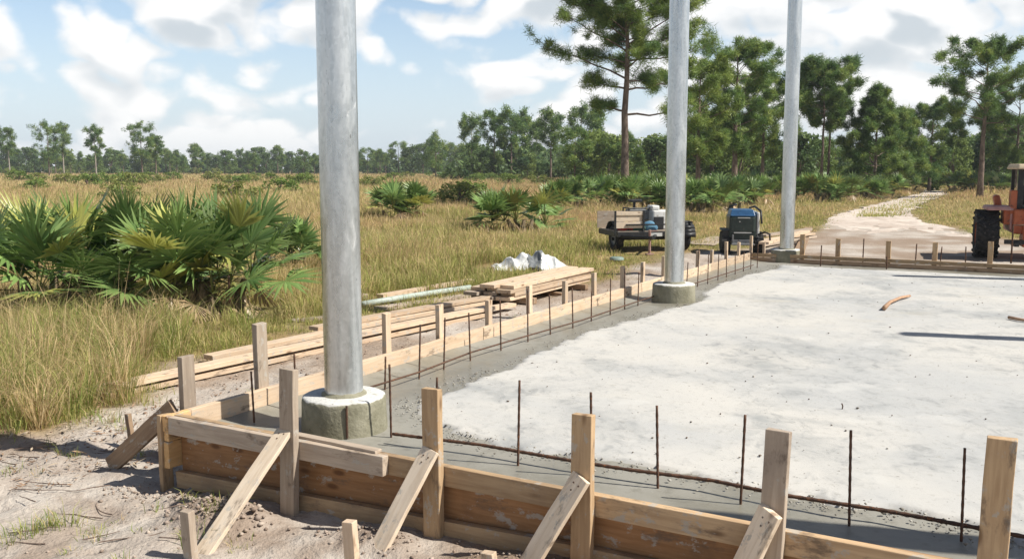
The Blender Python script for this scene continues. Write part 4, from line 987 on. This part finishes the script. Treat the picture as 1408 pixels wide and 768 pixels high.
pal_px = [(556, 306, 104, 258, 'dark rounded saw palmetto alone in the field right of the nearest pole'), (706, 322, 128, 263, 'large saw palmetto with straw at its foot behind the white sacks'),
          (790, 291, 92, 247, 'saw palmetto at the left end of the row behind the trailer'), (848, 289, 76, 246, 'saw palmetto at the foot of the tall foreground pine'), (893, 292, 72, 247, 'saw palmetto behind the trailer just left of the middle pole'),
          (958, 294, 78, 245, 'saw palmetto just right of the middle pole'), (1006, 293, 70, 247, 'saw palmetto behind the blue topped machine'), (1058, 266, 64, 236, 'saw palmetto behind the row, left of the far pole'),
          (1118, 277, 62, 240, 'saw palmetto just right of the far pole'), (1152, 277, 66, 240, 'pale spotted saw palmetto second from the far pole to the right'), (1192, 273, 58, 243, 'saw palmetto at the left bend of the dirt road'),
          (1224, 268, 50, 242, 'saw palmetto close to the head of the dirt road'), (1268, 258, 52, 238, 'saw palmetto beyond the end of the dirt road'), (1304, 262, 56, 237, 'saw palmetto right of the road end'), (1334, 264, 52, 239, 'saw palmetto under the tall right hand pine'),
          (1366, 264, 48, 240, 'saw palmetto between the tall right hand pine and the tractor'), (932, 266, 60, 240, 'saw palmetto in the back row right of the middle pole'), (820, 268, 60, 241, 'saw palmetto in the back row left of the tall pine'),
          (1400, 262, 50, 238, 'saw palmetto behind the tractor canopy'), (600, 245.5, 26, 236, 'dark little palmetto far out in the field at the wood edge'), (985, 262, 58, 238, 'saw palmetto in the back row above the blue topped machine'),
          (1245, 262, 44, 239, 'saw palmetto left of the road end'), (1090, 270, 50, 240, 'saw palmetto hidden by the far pole'),
          (768, 284, 70, 250, 'small saw palmetto in the second rank left of the tall pine'), (872, 281, 80, 243, 'saw palmetto rising behind the trailer between two others'), (915, 284, 80, 243, 'saw palmetto whose middle is hidden by the middle pole'),
          (985, 286, 80, 244, 'saw palmetto between the middle pole and the blue topped machine'), (1030, 284, 60, 245, 'saw palmetto at the right end of the row behind the blue topped machine'), (1034, 266, 60, 237, 'saw palmetto in the back row beside the far pole'),
          (1136, 264, 60, 238, 'saw palmetto in front of the pale twin trunks'), (1172, 266, 60, 240, 'saw palmetto in the back row left of the road bend'), (1208, 262, 60, 239, 'saw palmetto in the back row behind the road bend'),
          (1286, 254.5, 50, 236, 'saw palmetto at the dark gap behind the road end'), (1320, 256, 50, 237, 'saw palmetto left of the tall right hand trunk'), (1350, 257, 50, 237, 'saw palmetto right of the tall right hand trunk'), (1380, 256, 50, 237, 'saw palmetto in the back row left of the canopy')]
protos = []
for i, (x, yb, wpx, yt, lab) in enumerate(pal_px):
    p = place(x, yb); s = p.y / LENS_PX
    if i < 2 or len(protos) < 3:
        o = palmetto(p, 5, 56, wpx * s * .58, max(.8, (yb - yt) * s) * 1.12, .54, 50 + i, lab, each=False); protos.append((o, wpx * s, (yb - yt) * s))
    else:
        src, w0, h0 = protos[random.randrange(len(protos))]
        o = copy_tree(src); o.location = p; o['label'] = lab; o.rotation_euler.z = random.uniform(0, 6.28)
        k = max(.85, (yb - yt) * s / h0); k2 = max(1.0, 1.3 * wpx * s / w0); o.scale = (k2, k2, k)
random.seed(99)

# pines
def needles(c, cen, rad, n, ln, wd, col_, up=.35):
    """needle bunches: thin triangles radiating from points inside a clump"""
    k = len(cen); P = np.repeat(cen, n, 0); d = rand_dirs(k * n); d[:, 2] = d[:, 2] * .8 + up; d /= np.linalg.norm(d, axis=1, keepdims=True)
    P = P + rand_dirs(k * n) * (np.repeat(rad, n) * rng.uniform(0, 1, k * n) ** .6)[:, None] * np.array([1, 1, .92])
    s = np.cross(d, rand_dirs(k * n)); s /= np.linalg.norm(s, axis=1, keepdims=True) + 1e-9
    w_ = wd * rng.uniform(.6, 1.3, (k * n, 1)); l_ = ln * rng.uniform(.6, 1.2, (k * n, 1))
    v = np.stack([P - s * w_, P + s * w_, P + d * l_], 1).reshape(-1, 3)
    t = np.arange(k * n * 3).reshape(-1, 3)
    cc = np.repeat(col_, n, 0) * rng.uniform(.75, 1.3, (k * n, 1)); c.add(v, t, np.repeat(cc, 3, 0))
NG1, NG2, NG3 = np.array((.068, .135, .040)), np.array((.15, .235, .062)), np.array((.28, .34, .085))
def pine_mesh(seed, H, r0, lo, spread, nl, clump=.34, per=60, ln=.20, wd=.014, limbs=None, dens=1., shape='round', bright=0., twigs=5):
    random.seed(seed); m = MB(); bend = [(random.uniform(-.03, .03) * H * .3, random.uniform(-.02, .02) * H * .3) for _ in range(9)]
    tp = [Vector((bend[i][0] * i / 8, bend[i][1] * i / 8, H * i / 8 * .97 - (.15 if i == 0 else 0))) for i in range(9)]
    m.tube(tp, [r0 * (1.12 if i == 0 else (1 - i / 8 * .88)) for i in range(9)], 9)
    def on_trunk(z): f = max(0, min(7.999, z / (H * .97) * 8)); i = int(f); return tp[i].lerp(tp[i + 1], f - i)
    cen = []; rad = []
    L_ = list(limbs or [])
    for i in range(nl):
        t = (i + random.random()) / nl; z = H * (lo + (.97 - lo) * t); az = i * 2.4 + random.uniform(-.5, .5)
        if shape == 'cone': ln_ = spread * (1.02 - t) ** .8 * random.uniform(.7, 1.1)
        elif shape == 'flat': ln_ = spread * (.55 + .45 * math.sin(math.pi * min(1, t * 1.0 + .15))) * random.uniform(.65, 1.1) * (1 if t < .85 else .6)
        else: ln_ = spread * math.sqrt(max(.05, 1 - (2 * (t * .92 + .02) - 1) ** 2)) * random.uniform(.65, 1.1)
        L_.append((z, az, ln_, random.uniform(.05, .45) + t * .35))
    for z, az, ln_, rise in L_:
        b = on_trunk(z); pts = []; droop = random.uniform(-.1, .25)
        a2 = az + random.uniform(-.25, .25)
        for k in range(6):
            q = k / 5; aa = az * (1 - q) + a2 * q
            pts.append(b + Vector((math.cos(aa) * ln_ * q, math.sin(aa) * ln_ * q, ln_ * (rise * q + droop * q * q * .4) + random.uniform(-.03, .03) * ln_)))
        rl = max(.012, r0 * (.30 * (1 - z / H) + .08)); m.tube(pts, [rl * (1 - q / 5 * .75) for q in range(6)], 5, cap=False)
        for k in range(twigs):
            q = random.uniform(.35, 1.0) if k else 1.0; p = pts[min(4, int(q * 5))].lerp(pts[min(5, int(q * 5) + 1)], q * 5 % 1) if q < 1 else pts[5]
            sa = az + random.choice((-1, 1)) * random.uniform(.4, 1.2) if k else az; sl_ = ln_ * random.uniform(.15, .36) * (1 if k else .25)
            e = p + Vector((math.cos(sa) * sl_, math.sin(sa) * sl_, sl_ * random.uniform(.05, .8)))
            if k: m.tube([p, e], [rl * .35, rl * .18], 4, cap=False)
            for g in range(max(1, int(2 * dens + random.random()))):
                cen.append(p.lerp(e, random.uniform(.35, 1.1)) + Vector((random.gauss(0, clump * .35), random.gauss(0, clump * .35), random.gauss(0, clump * .42)))); rad.append(clump * random.uniform(.55, 1.1))
    cen.append(tp[8]); rad.append(clump * .8)
    cen = np.array([tuple(p) for p in cen]); rad = np.array(rad); k = rng.uniform(0, 1, (len(cen), 1)); pick = rng.uniform(0, 1, (len(cen), 1))
    cc = np.where(pick < .35 + bright, NG2 * k + NG3 * (1 - k), NG1 * k + NG2 * (1 - k))
    c = Cat(); needles(c, cen, rad, per, ln, wd, cc)
    tm = m.mesh('trunk', True); cm = c.mesh('crown'); return tm, cm
def tree_from(name, meshes, loc, label, group, mats, scale=(1, 1, 1), rz=0.):
    root = empty(name, loc, rz); tag(root, label, 'tree', group); root.scale = scale
    for nm_, me, mt in zip(('trunk', 'crown'), meshes, mats):
        o = bpy.data.objects.new(nm_, me); col.objects.link(o); o.parent = root
        if not me.materials: me.materials.append(mt)
    return root
GP = 'single pines'
# the tall foreground pine
hero_limbs = [(4.0, -.15, 2.6, .02), (4.15, 2.9, 1.1, .25), (5.0, .15, 2.3, .18), (5.15, 3.0, 1.5, .10), (5.6, 3.05, 3.5, .42), (6.0, -1.2, 1.8, .2), (6.4, .1, 2.5, .45), (6.6, 3.3, 2.6, .55), (5.9, 1.6, 1.8, .3), (6.9, -.3, 2.9, .55), (7.2, 2.8, 2.2, .6),
              (7.7, .3, 2.4, .5), (8.0, 3.2, 2.6, .35), (8.5, -.2, 2.5, .4), (8.8, 2.9, 2.2, .4), (9.1, 1.5, 1.6, .4), (7.6, -1.5, 1.8, .4), (7.4, 2.0, 2.2, .5), (5.4, .5, 1.3, .05), (9.4, .2, 1.9, .4), (9.6, 3.0, 1.7, .4), (6.2, 2.6, 1.9, .15), (7.0, .5, 3.0, .1), (6.3, -.1, 3.1, .05)]
p = at(858, 287, 0); tree_from('pine_tree', pine_mesh(5, 11.2, .20, .60, 2.1, 24, .30, 80, .27, .0105, hero_limbs, 1.6, 'round', .35, 9), (p.x, p.y, gz(p) - .05),
                               'tall open pine with long bare limbs standing just left of the middle pole', GP, (BARK, NEEDLE))
def hero(x, d, ytop, label, seed, lo, spread, shape, nl=26, r0=.17, mats=(BARK, NEEDLE), per=85, **kw):
    X = (x - 704) / LENS_PX * d * 1.0; H = CAM_H + (232 - ytop) * d / LENS_PX
    z = float(ground_z(np.array([X]), np.array([d]))[0])
    return tree_from('pine_tree', pine_mesh(seed, H - z, r0, lo, spread, nl, clump=.34, per=per, ln=.30, wd=.018, shape=shape, **kw), (X, d, z - .05), label, GP, mats)
hero(1008, 55, 70, 'round topped pine standing between the middle and far poles', 71, .30, 2.5, 'round', 30, .2, dens=1.5)
hero(1046, 60, 112, 'lower bright pine just left of the far pole', 72, .35, 2.2, 'round', 24, .15, dens=1.5, bright=.25)
hero(958, 48, 98, 'yellow green pine half hidden behind the middle pole', 73, .30, 2.0, 'round', 22, .15, dens=1.4, bright=.5)
hero(1127, 62, 93, 'round topped pine with a pale bare trunk right of the far pole', 74, .52, 2.0, 'round', 26, .12, dens=1.7)
hero(1136, 64, 104, 'second pale trunk of the pair right of the far pole', 75, .55, 1.9, 'round', 20, .11, dens=1.6)
hero(1345, 55, 66, 'tall spreading pine with open tiers of limbs near the right edge above the tractor', 76, .48, 2.9, 'flat', 24, .19, dens=1.5)
hero(1200, 62, 122, 'dark pointed pine right of the twin trunked pair', 77, .16, 2.6, 'cone', 34, .14, dens=2.)
hero(1232, 66, 152, 'broad bushy pine sloping down left of the road end', 78, .12, 2.4, 'cone', 28, .13, dens=2., bright=.15)
hero(1275, 72, 148, 'dark ragged pine in the gap left of the tall right hand pine', 79, .35, 2.8, 'flat', 24, .15, dens=1.8)
hero(1392, 68, 132, 'dark pine crowding the right edge behind the tractor', 80, .25, 3.0, 'round', 30, .17, dens=2.)
for x, d, yt, sd, lab in ((18, 200, 179, 1, 'leaning thin pine furthest left above the far tree line'), (72, 195, 172, 2, 'double crowned pine second from the left above the far tree line'), (92, 200, 174, 3, 'slim pine touching the double crowned pine from the right'),
                         (136, 190, 178, 4, 'narrow lone pine third from the left above the far tree line'), (199, 180, 173, 5, 'round bushy pine right of the narrow lone pine on the far field edge'), (218, 185, 190, 6, 'small pine leaning right of the round bushy pine'),
                         (649, 140, 165, 7, 'slim open pine alone before the wood in the middle of the photo'), (680, 135, 160, 8, 'left pine of the middle cluster'), (703, 132, 157, 9, 'tallest dense pine of the middle cluster'), (718, 138, 162, 10, 'right bushy pine of the middle cluster'),
                         (737, 150, 170, 11, 'thin pine with bare trunk right of the middle cluster'), (757, 125, 157, 12, 'dark flat topped pine standing before the middle wood'), (798, 118, 152, 13, 'broad bright pine left of the tall foreground pine'), (820, 120, 146, 14, 'pointed tall pine right behind the broad bright one'),
                         (600, 170, 190, 15, 'broad low tree with layered crown on the far field edge')):
    H = CAM_H + (232 - yt) * d / LENS_PX; X = (x - 704) / LENS_PX * d; z = float(ground_z(np.array([X]), np.array([float(d)]))[0])
    fat = {5: 1.6, 2: 1.5, 9: 1.2, 10: 1.1, 12: 1.1, 13: 1.2, 15: 1.8}.get(sd, 1.05)
    lo = {5: .35, 2: .3, 13: .42, 15: .2, 10: .52, 14: .3, 9: .5, 12: .5, 8: .55}.get(sd, .5)
    tree_from('pine_tree', pine_mesh(100 + sd, H - z, .16, lo, (H * .17) * fat, 16, clump=.55 * min(1.25, fat), per=34, ln=.42, wd=.05, shape='cone' if sd == 14 else 'round', dens=1.3, twigs=4), (X, d, z - .05), lab, GP, (PALE_BARK if sd in (1, 3, 4, 7, 11) else BARK, NEEDLE))

# broadleaf and far pines: shared meshes, each tree an object of its own
def leaf_cards(c, cen, n, rad, size, col_):
    k = len(cen); d = rand_dirs(k * n); P = np.repeat(cen, n, 0) + d * (np.repeat(rad, n) * rng.uniform(.55, 1.05, k * n))[:, None] * np.array([1, 1, .75])
    a = rand_dirs(k * n); b = np.cross(a, d + rand_dirs(k * n) * .5); b /= np.linalg.norm(b, axis=1, keepdims=True) + 1e-9
    s = size * rng.uniform(.5, 1.2, (k * n, 1)); v = np.stack([P - a * s * .5, P + b * s * .55, P + a * s * .5, P - b * s * .4], 1).reshape(-1, 3)
    i = (np.arange(k * n) * 4)[:, None]; t = np.concatenate([i + [0, 1, 2], i + [0, 2, 3]]); c.add(v, t, np.repeat(np.repeat(col_, n, 0) * rng.uniform(.7, 1.35, (k * n, 1)), 4, 0))
def oak_mesh(seed, H, wd, nl, n, size, lo=.12, col1=(.08, .14, .04), col2=(.19, .26, .07)):
    random.seed(seed); m = MB(); m.tube([(0, 0, -.15), (.05, 0, H * .3), (.1 * wd, .05, H * .6), (0, 0, H * .85)], [.15, .12, .08, .03], 7)
    cen, rad = [], []
    for i in range(nl):
        a = random.uniform(0, 6.28); t = random.random() ** .8; z = H * (lo + (.93 - lo) * t); r = wd * .5 * math.sqrt(max(.05, 1 - (t * 1.15 - .35) ** 2 / .75)) * random.uniform(.35, 1)
        cen.append((r * math.cos(a), r * math.sin(a), z)); rad.append(random.uniform(.13, .25) * wd * (1.1 - .4 * t))
        if i < 7: m.tube([(0, 0, H * (lo + .1)), (r * .6 * math.cos(a), r * .6 * math.sin(a), z * .8), cen[-1]], [.06, .04, .02], 5, cap=False)
    cen = np.array(cen); k = rng.uniform(0, 1, (nl, 1)); c = Cat(); leaf_cards(c, cen, n, np.array(rad), size, np.array(col1) * k + np.array(col2) * (1 - k)); return m.mesh('trunk', True), c.mesh('crown')
far_p = [pine_mesh(200 + k, 9, .14, [.45, .3, .5, .2][k], [1.7, 1.9, 1.5, 1.7][k], 16, .6, 30, .42, .05, None, 1.3, ['round', 'round', 'flat', 'cone'][k], [.0, .2, .1, .1][k], 4) for k in range(4)]
far_o = [oak_mesh(300 + k, 7, 5.2, 44, 70, .32, .08, *[((.08, .14, .04), (.19, .26, .07)), ((.06, .11, .042), (.14, .20, .065)), ((.11, .165, .042), (.24, .30, .08))][k]) for k in range(3)]
brush = [oak_mesh(400 + k, 2.2, 3.2, 20, 60, .22, .05, *[((.09, .15, .04), (.20, .27, .06)), ((.13, .17, .05), (.27, .29, .08))][k]) for k in range(2)]
random.seed(5)
LABF = ['green pine massed in the far tree line', 'rounded leafy tree massed in the far tree line']
def scatter(n, fx, fd, fh, pine, gp, labs):
    for i in range(n):
        x = fx(i); d = fd(i); X = (x - 704) / LENS_PX * d; z = float(ground_z(np.array([X]), np.array([d]))[0]); h = fh(x, d)
        if random.random() < pine: ms, h0, lab = random.choice(far_p), 9, labs[0]; mt = (BARK, NEEDLE)
        else: ms, h0, lab = random.choice(far_o), 7, labs[1]; mt = (BARK, LEAF)
        k = h / h0; kw = k * random.uniform(.85, 1.3) * (1.25 if h0 == 9 else 1)
        tree_from('pine_tree' if h0 == 9 else 'leafy_tree', ms, (X, d, z - .1), lab, gp + (' pines' if h0 == 9 else ' leafy trees'), mt, (kw, kw, k), random.uniform(0, 6.28))
# far line across the left and middle (two ranks)
scatter(96, lambda i: -170 + 990 * (i + random.random()) / 96, lambda i: random.uniform(238, 285), lambda x, d: CAM_H + (232 - random.uniform(199, 213) + (4 if 540 < x < 640 else 0)) * d / LENS_PX, .55, 'far line', LABF)
# middle wood and right hand wood
LABM = ['green pine massed in the wood behind the palmettos', 'dark leafy tree massed in the wood behind the palmettos']
scatter(20, lambda i: random.uniform(640, 860), lambda i: random.uniform(125, 180), lambda x, d: CAM_H + (232 - random.uniform(198, 216) + (4 if x > 760 else 0)) * d / LENS_PX, .5, 'wood', LABM)
def topy(x): return np.interp(x, [760, 860, 960, 1060, 1120, 1230, 1260, 1310, 1420, 1600], [178, 165, 140, 165, 182, 176, 176, 160, 142, 140])
scatter(80, lambda i: 780 + 800 * (i + random.random()) / 80, lambda i: random.uniform(72, 125), lambda x, d: CAM_H + (232 - topy(x) - random.uniform(2, 44)) * d / LENS_PX, .45, 'wood', LABM)
# the depth of the woods behind, which reads as one mass
def mass(pts, size):
    c = Cat(); cen, rad = [], []
    for x, d, h in pts:
        X = (x - 704) / LENS_PX * d
        for k in range(3): cen.append((X + random.uniform(-2, 2), d + random.uniform(-3, 3), h * random.uniform(.08, .85))); rad.append(random.uniform(1.0, 2.2) * h / 6)
    cen = np.array(cen); k = rng.uniform(0, 1, (len(cen), 1)); leaf_cards(c, cen, 60, np.array(rad), size, np.array((.065, .115, .045)) * k + np.array((.15, .21, .07)) * (1 - k)); return c
c = mass([(random.uniform(-230, 860), random.uniform(290, 320), random.uniform(4, 6.3)) for _ in range(330)], .9)
k = mass([(random.uniform(640, 1640), random.uniform(130, 160) + (40 if i % 3 == 0 else 0), random.uniform(3.5, 6.2)) for i in range(380)], .7); c.add(k.v[0], k.t[0], k.c[0])
tag(c.build('far_wood', LEAF), 'dense green wood closing the view behind the trees', 'wood', kind='stuff')
# brush at the wood edge and small green shrubs in the field
def shrubs(n, fx, fy, s0, s1, lab, gp):
    for i in range(n):
        x = fx(i); y = fy(x); p = at(x, y, 0); k = random.uniform(s0, s1) / 2.2
        ms = random.choice(brush); z = gz(p)
        r = tree_from('shrub', ms, (p.x, p.y, z - .15), lab, gp, (BARK, LEAF), (k * random.uniform(.9, 1.5),) * 2 + (k,), random.uniform(0, 6.28)); r['category'] = 'shrub'
shrubs(44, lambda i: -170 + 900 * (i + random.random()) / 44, lambda x: random.uniform(239.2, 240.6), 1.3, 2.5, 'dark green shrub along the foot of the far tree line', 'shrubs at the far tree line')
shrubs(46, lambda i: 700 + 780 * (i + random.random()) / 46, lambda x: random.uniform(246, 255) if x > 800 else random.uniform(243, 247), 1.2, 2.4, 'green shrub along the foot of the wood behind the palmettos', 'shrubs at the wood edge')
FS = [(25, 251, 1.2), (50, 250, .8), (165, 256, .8), (92, 254, .8), (120, 258, .7), (182, 258, 1.0), (205, 249, .6), (213, 252, .6), (237, 249, .6), (292, 249, .9), (352, 246, .5), (310, 254, .6), (330, 256, .6), (344, 253, .6), (372, 250, .5), (398, 255, .6), (421, 250, .6), (322, 277, .55), (387, 267, .5), (512, 259, .7), (620, 249, .9), (645, 247, .7), (672, 250, .6), (705, 250, .6), (650, 280, .5), (630, 283, .6), (655, 252, .6), (560, 244, .8), (700, 246, .8), (180, 247, .8)]
FS += [(random.uniform(0, 760), 232 + random.uniform(14, 50) ** 1.0, random.uniform(.3, .8)) for _ in range(11)]
for i, (x, y, h) in enumerate(FS):
    p = at(x, y, 0); k = (h * .7 + .75) / 2.2; r = tree_from('shrub', brush[i % 2], (p.x, p.y, gz(p) - .05), 'low bright green shrub in the open grass field', 'shrubs in the field', (BARK, LEAF), (k * 1.5, k * 1.5, k), i * 1.3); r['category'] = 'shrub'

# ------------------------------------------------------------------ litter, clods, pebbles (uncountable)
def chips(n, fpos, s0, s1, cols, flat=.35, lift=0.):
    c = Cat(); P = np.array([fpos() for _ in range(n)]); s = rng.uniform(s0, s1, n) * rng.uniform(.6, 1.4, n)
    ico = np.array([(0, 0, 1), (.9, 0, .3), (.28, .85, .3), (-.72, .53, .3), (-.72, -.53, .3), (.28, -.85, .3), (0, 0, -.8)]); tri = np.array([[0, 1, 2], [0, 2, 3], [0, 3, 4], [0, 4, 5], [0, 5, 1], [6, 2, 1], [6, 3, 2], [6, 4, 3], [6, 5, 4], [6, 1, 5]])
    v = ico[None] * s[:, None, None] * rng.uniform(.6, 1.3, (n, 7, 1)) * np.array([1, 1, flat]) ; a = rng.uniform(0, 6.28, n)
    x = v[..., 0] * np.cos(a)[:, None] - v[..., 1] * np.sin(a)[:, None]; y = v[..., 0] * np.sin(a)[:, None] + v[..., 1] * np.cos(a)[:, None]
    v = np.stack([x, y, v[..., 2]], -1) + P[:, None]; v[..., 2] += (s * flat * .3)[:, None]
    k = rng.integers(0, len(cols), n); c.add(v.reshape(-1, 3), (tri[None] + (np.arange(n) * 7)[:, None, None]).reshape(-1, 3), np.repeat(np.array(cols)[k] * rng.uniform(.8, 1.2, (n, 1)), 7, 0)); return c
LITM, _t, _b = new_mat('litter', .9, .15); _a = nd(_t, 'ShaderNodeAttribute', attribute_name='Col'); _t.links.new(_a.outputs['Color'], _b.inputs['Base Color'])
def on_ground(x0, x1, y0, y1, test=None):
    def f():
        while True:
            q = at(random.uniform(x0, x1), random.uniform(y0, y1), .03); u_, v_ = uv(q)
            if u_ > -.14 and -.15 < v_ < LEN_V + .1: continue
            if test and not test(q): continue
            return (q.x, q.y, gz(q))
    return f
def mound(u0, v0, su, sv, hz):
    def f():
        u_, v_ = random.gauss(u0, su), random.gauss(v0, sv); v_ = min(v_, -.10); q = W(u_, v_)
        return (q.x, q.y, gz(q) + hz * math.exp(-((u_ - u0) / su / 1.4) ** 2 - ((v_ - v0) / sv / 1.4) ** 2) * random.uniform(.2, 1))
    return f
SOILC = [(.36, .29, .24), (.30, .235, .19), (.42, .35, .29), (.25, .19, .15)]
c = chips(230, mound(.66, -.36, .17, .09, .0), .005, .017, SOILC, .8)
for args in ((130, mound(1.5, -.26, .16, .06, .0)), (60, mound(.2, -.2, .14, .07, .0)), (120, mound(-.1, -.24, .12, .06, .0)), (80, mound(2.3, -.22, .3, .08, .0)), (160, on_ground(-80, 640, 600, 800))):
    k = chips(args[0], args[1], .003, .011, SOILC, .75); c.add(k.v[0], k.t[0], k.c[0])
k = chips(900, on_ground(-60, 1000, 330, 640, lambda q: uv(q)[0] < -.1 and sandiness(np.array([q.x]), np.array([q.y]))[0] > -.1), .004, .013, [(.30, .20, .15), (.24, .155, .11), (.40, .33, .27)], .6); c.add(k.v[0], k.t[0], k.c[0])
tag(c.build('soil_clods', LITM), 'crumbs and clods of sandy soil heaped along the forms', 'soil', kind='stuff')
LEAFC = [(.30, .20, .13), (.24, .155, .10), (.40, .32, .23), (.18, .12, .08)]
c = Cat()
def litter(n, f, l0, l1):
    P = np.array([f() for _ in range(n)]); a = rng.uniform(0, 6.28, n); l = rng.uniform(l0, l1, n); d = np.stack([np.cos(a), np.sin(a), rng.uniform(-.05, .35, n)], 1); s = np.stack([-np.sin(a), np.cos(a), rng.normal(0, .3, n)], 1)
    w_ = l * rng.uniform(.04, .16, n); P[:, 2] += .012
    v = np.stack([P, P + d * (l * .5)[:, None] + s * w_[:, None], P + d * l[:, None], P + d * (l * .5)[:, None] - s * w_[:, None]], 1).reshape(-1, 3); i = (np.arange(n) * 4)[:, None]
    c.add(v, np.concatenate([i + [0, 1, 2], i + [0, 2, 3]]), np.repeat(np.array(LEAFC)[rng.integers(0, 4, n)] * rng.uniform(.8, 1.2, (n, 1)), 4, 0))
litter(700, on_ground(-100, 330, 570, 800, lambda q: fbm(np.array([q.x * 1.2]), np.array([q.y * 1.2]), 150)[0] > .47), .012, .05)
litter(420, on_ground(-100, 260, 555, 640), .02, .075); litter(1300, on_ground(150, 560, 455, 560, lambda q: uv(q)[0] < -.15), .015, .05); litter(700, on_ground(560, 1000, 345, 440, lambda q: uv(q)[0] < -.15), .02, .08)
tag(c.build('leaf_litter', LITM), 'dry brown leaves and straw scattered on the sand', 'litter', kind='stuff')
def on_slab():
    while True:
        u_, v_ = random.uniform(.5, 6.2), random.uniform(.6, 10.5); q = W(u_, v_)
        if float(signed(np.array([u_]), np.array([v_]), dry_poly)[0]) > .12: return (q.x, q.y, DRY + .002)
c = chips(240, on_slab, .003, .010, [(.12, .10, .08), (.22, .19, .16), (.16, .12, .09), (.35, .32, .28)], .6)
def slab_edge():
    i = random.randrange(len(dry_poly)); a, b = Vector((*dry_poly[i], 0)), Vector((*dry_poly[(i + 1) % len(dry_poly)], 0)); q = a.lerp(b, random.random())
    q = W(q.x + random.gauss(0, .07), q.y + random.gauss(0, .07)); return (q.x, q.y, WET + .010)
k = chips(1500, slab_edge, .003, .010, [(.30, .28, .24), (.40, .38, .34), (.22, .20, .17)], .7); c.add(k.v[0], k.t[0], k.c[0])
tag(c.build('slab_crumbs', LITM), 'dark crumbs and grit scattered on the cured slab', 'grit', kind='stuff')
def twig(x, y, l, a, k):
    q = at(x, y, 0); q.z = gz(q) + .012; m = MB(); P = [Vector((0, 0, 0))]
    for i in range(5): a += random.uniform(-.35, .35); P.append(P[-1] + Vector((math.cos(a), math.sin(a), random.uniform(-.04, .06))) * l / 5)
    m.tube(P, [.0035, .0035, .003, .0026, .002, .0015], 5); tag(m.build('twig', BARK, world=Matrix.Translation(q)), 'thin dry twig lying on the bare sand left of the forms', 'twig', 'twigs on the sand')
for k in range(20): twig(random.uniform(-20, 300), random.uniform(600, 770), random.uniform(.12, .4), random.uniform(-.6, .6) + (0 if k % 2 else 3), k)

# ------------------------------------------------------------------ thin humid air
m = MB(); m.box((0, 300, 6.5), (1100, 800, 16)); hz = m.build('haze', None); tag(hz, kind='stuff')
hm = bpy.data.materials.new('haze'); hm.use_nodes = True; ht = hm.node_tree; ht.nodes.remove(ht.nodes['Principled BSDF'])
pv = nd(ht, 'ShaderNodeVolumePrincipled'); pv.inputs['Color'].default_value = (.86, .93, 1, 1); pv.inputs['Density'].default_value = .00042; pv.inputs['Anisotropy'].default_value = .2
ht.links.new(pv.outputs[0], ht.nodes['Material Output'].inputs['Volume']); hz.data.materials.append(hm)
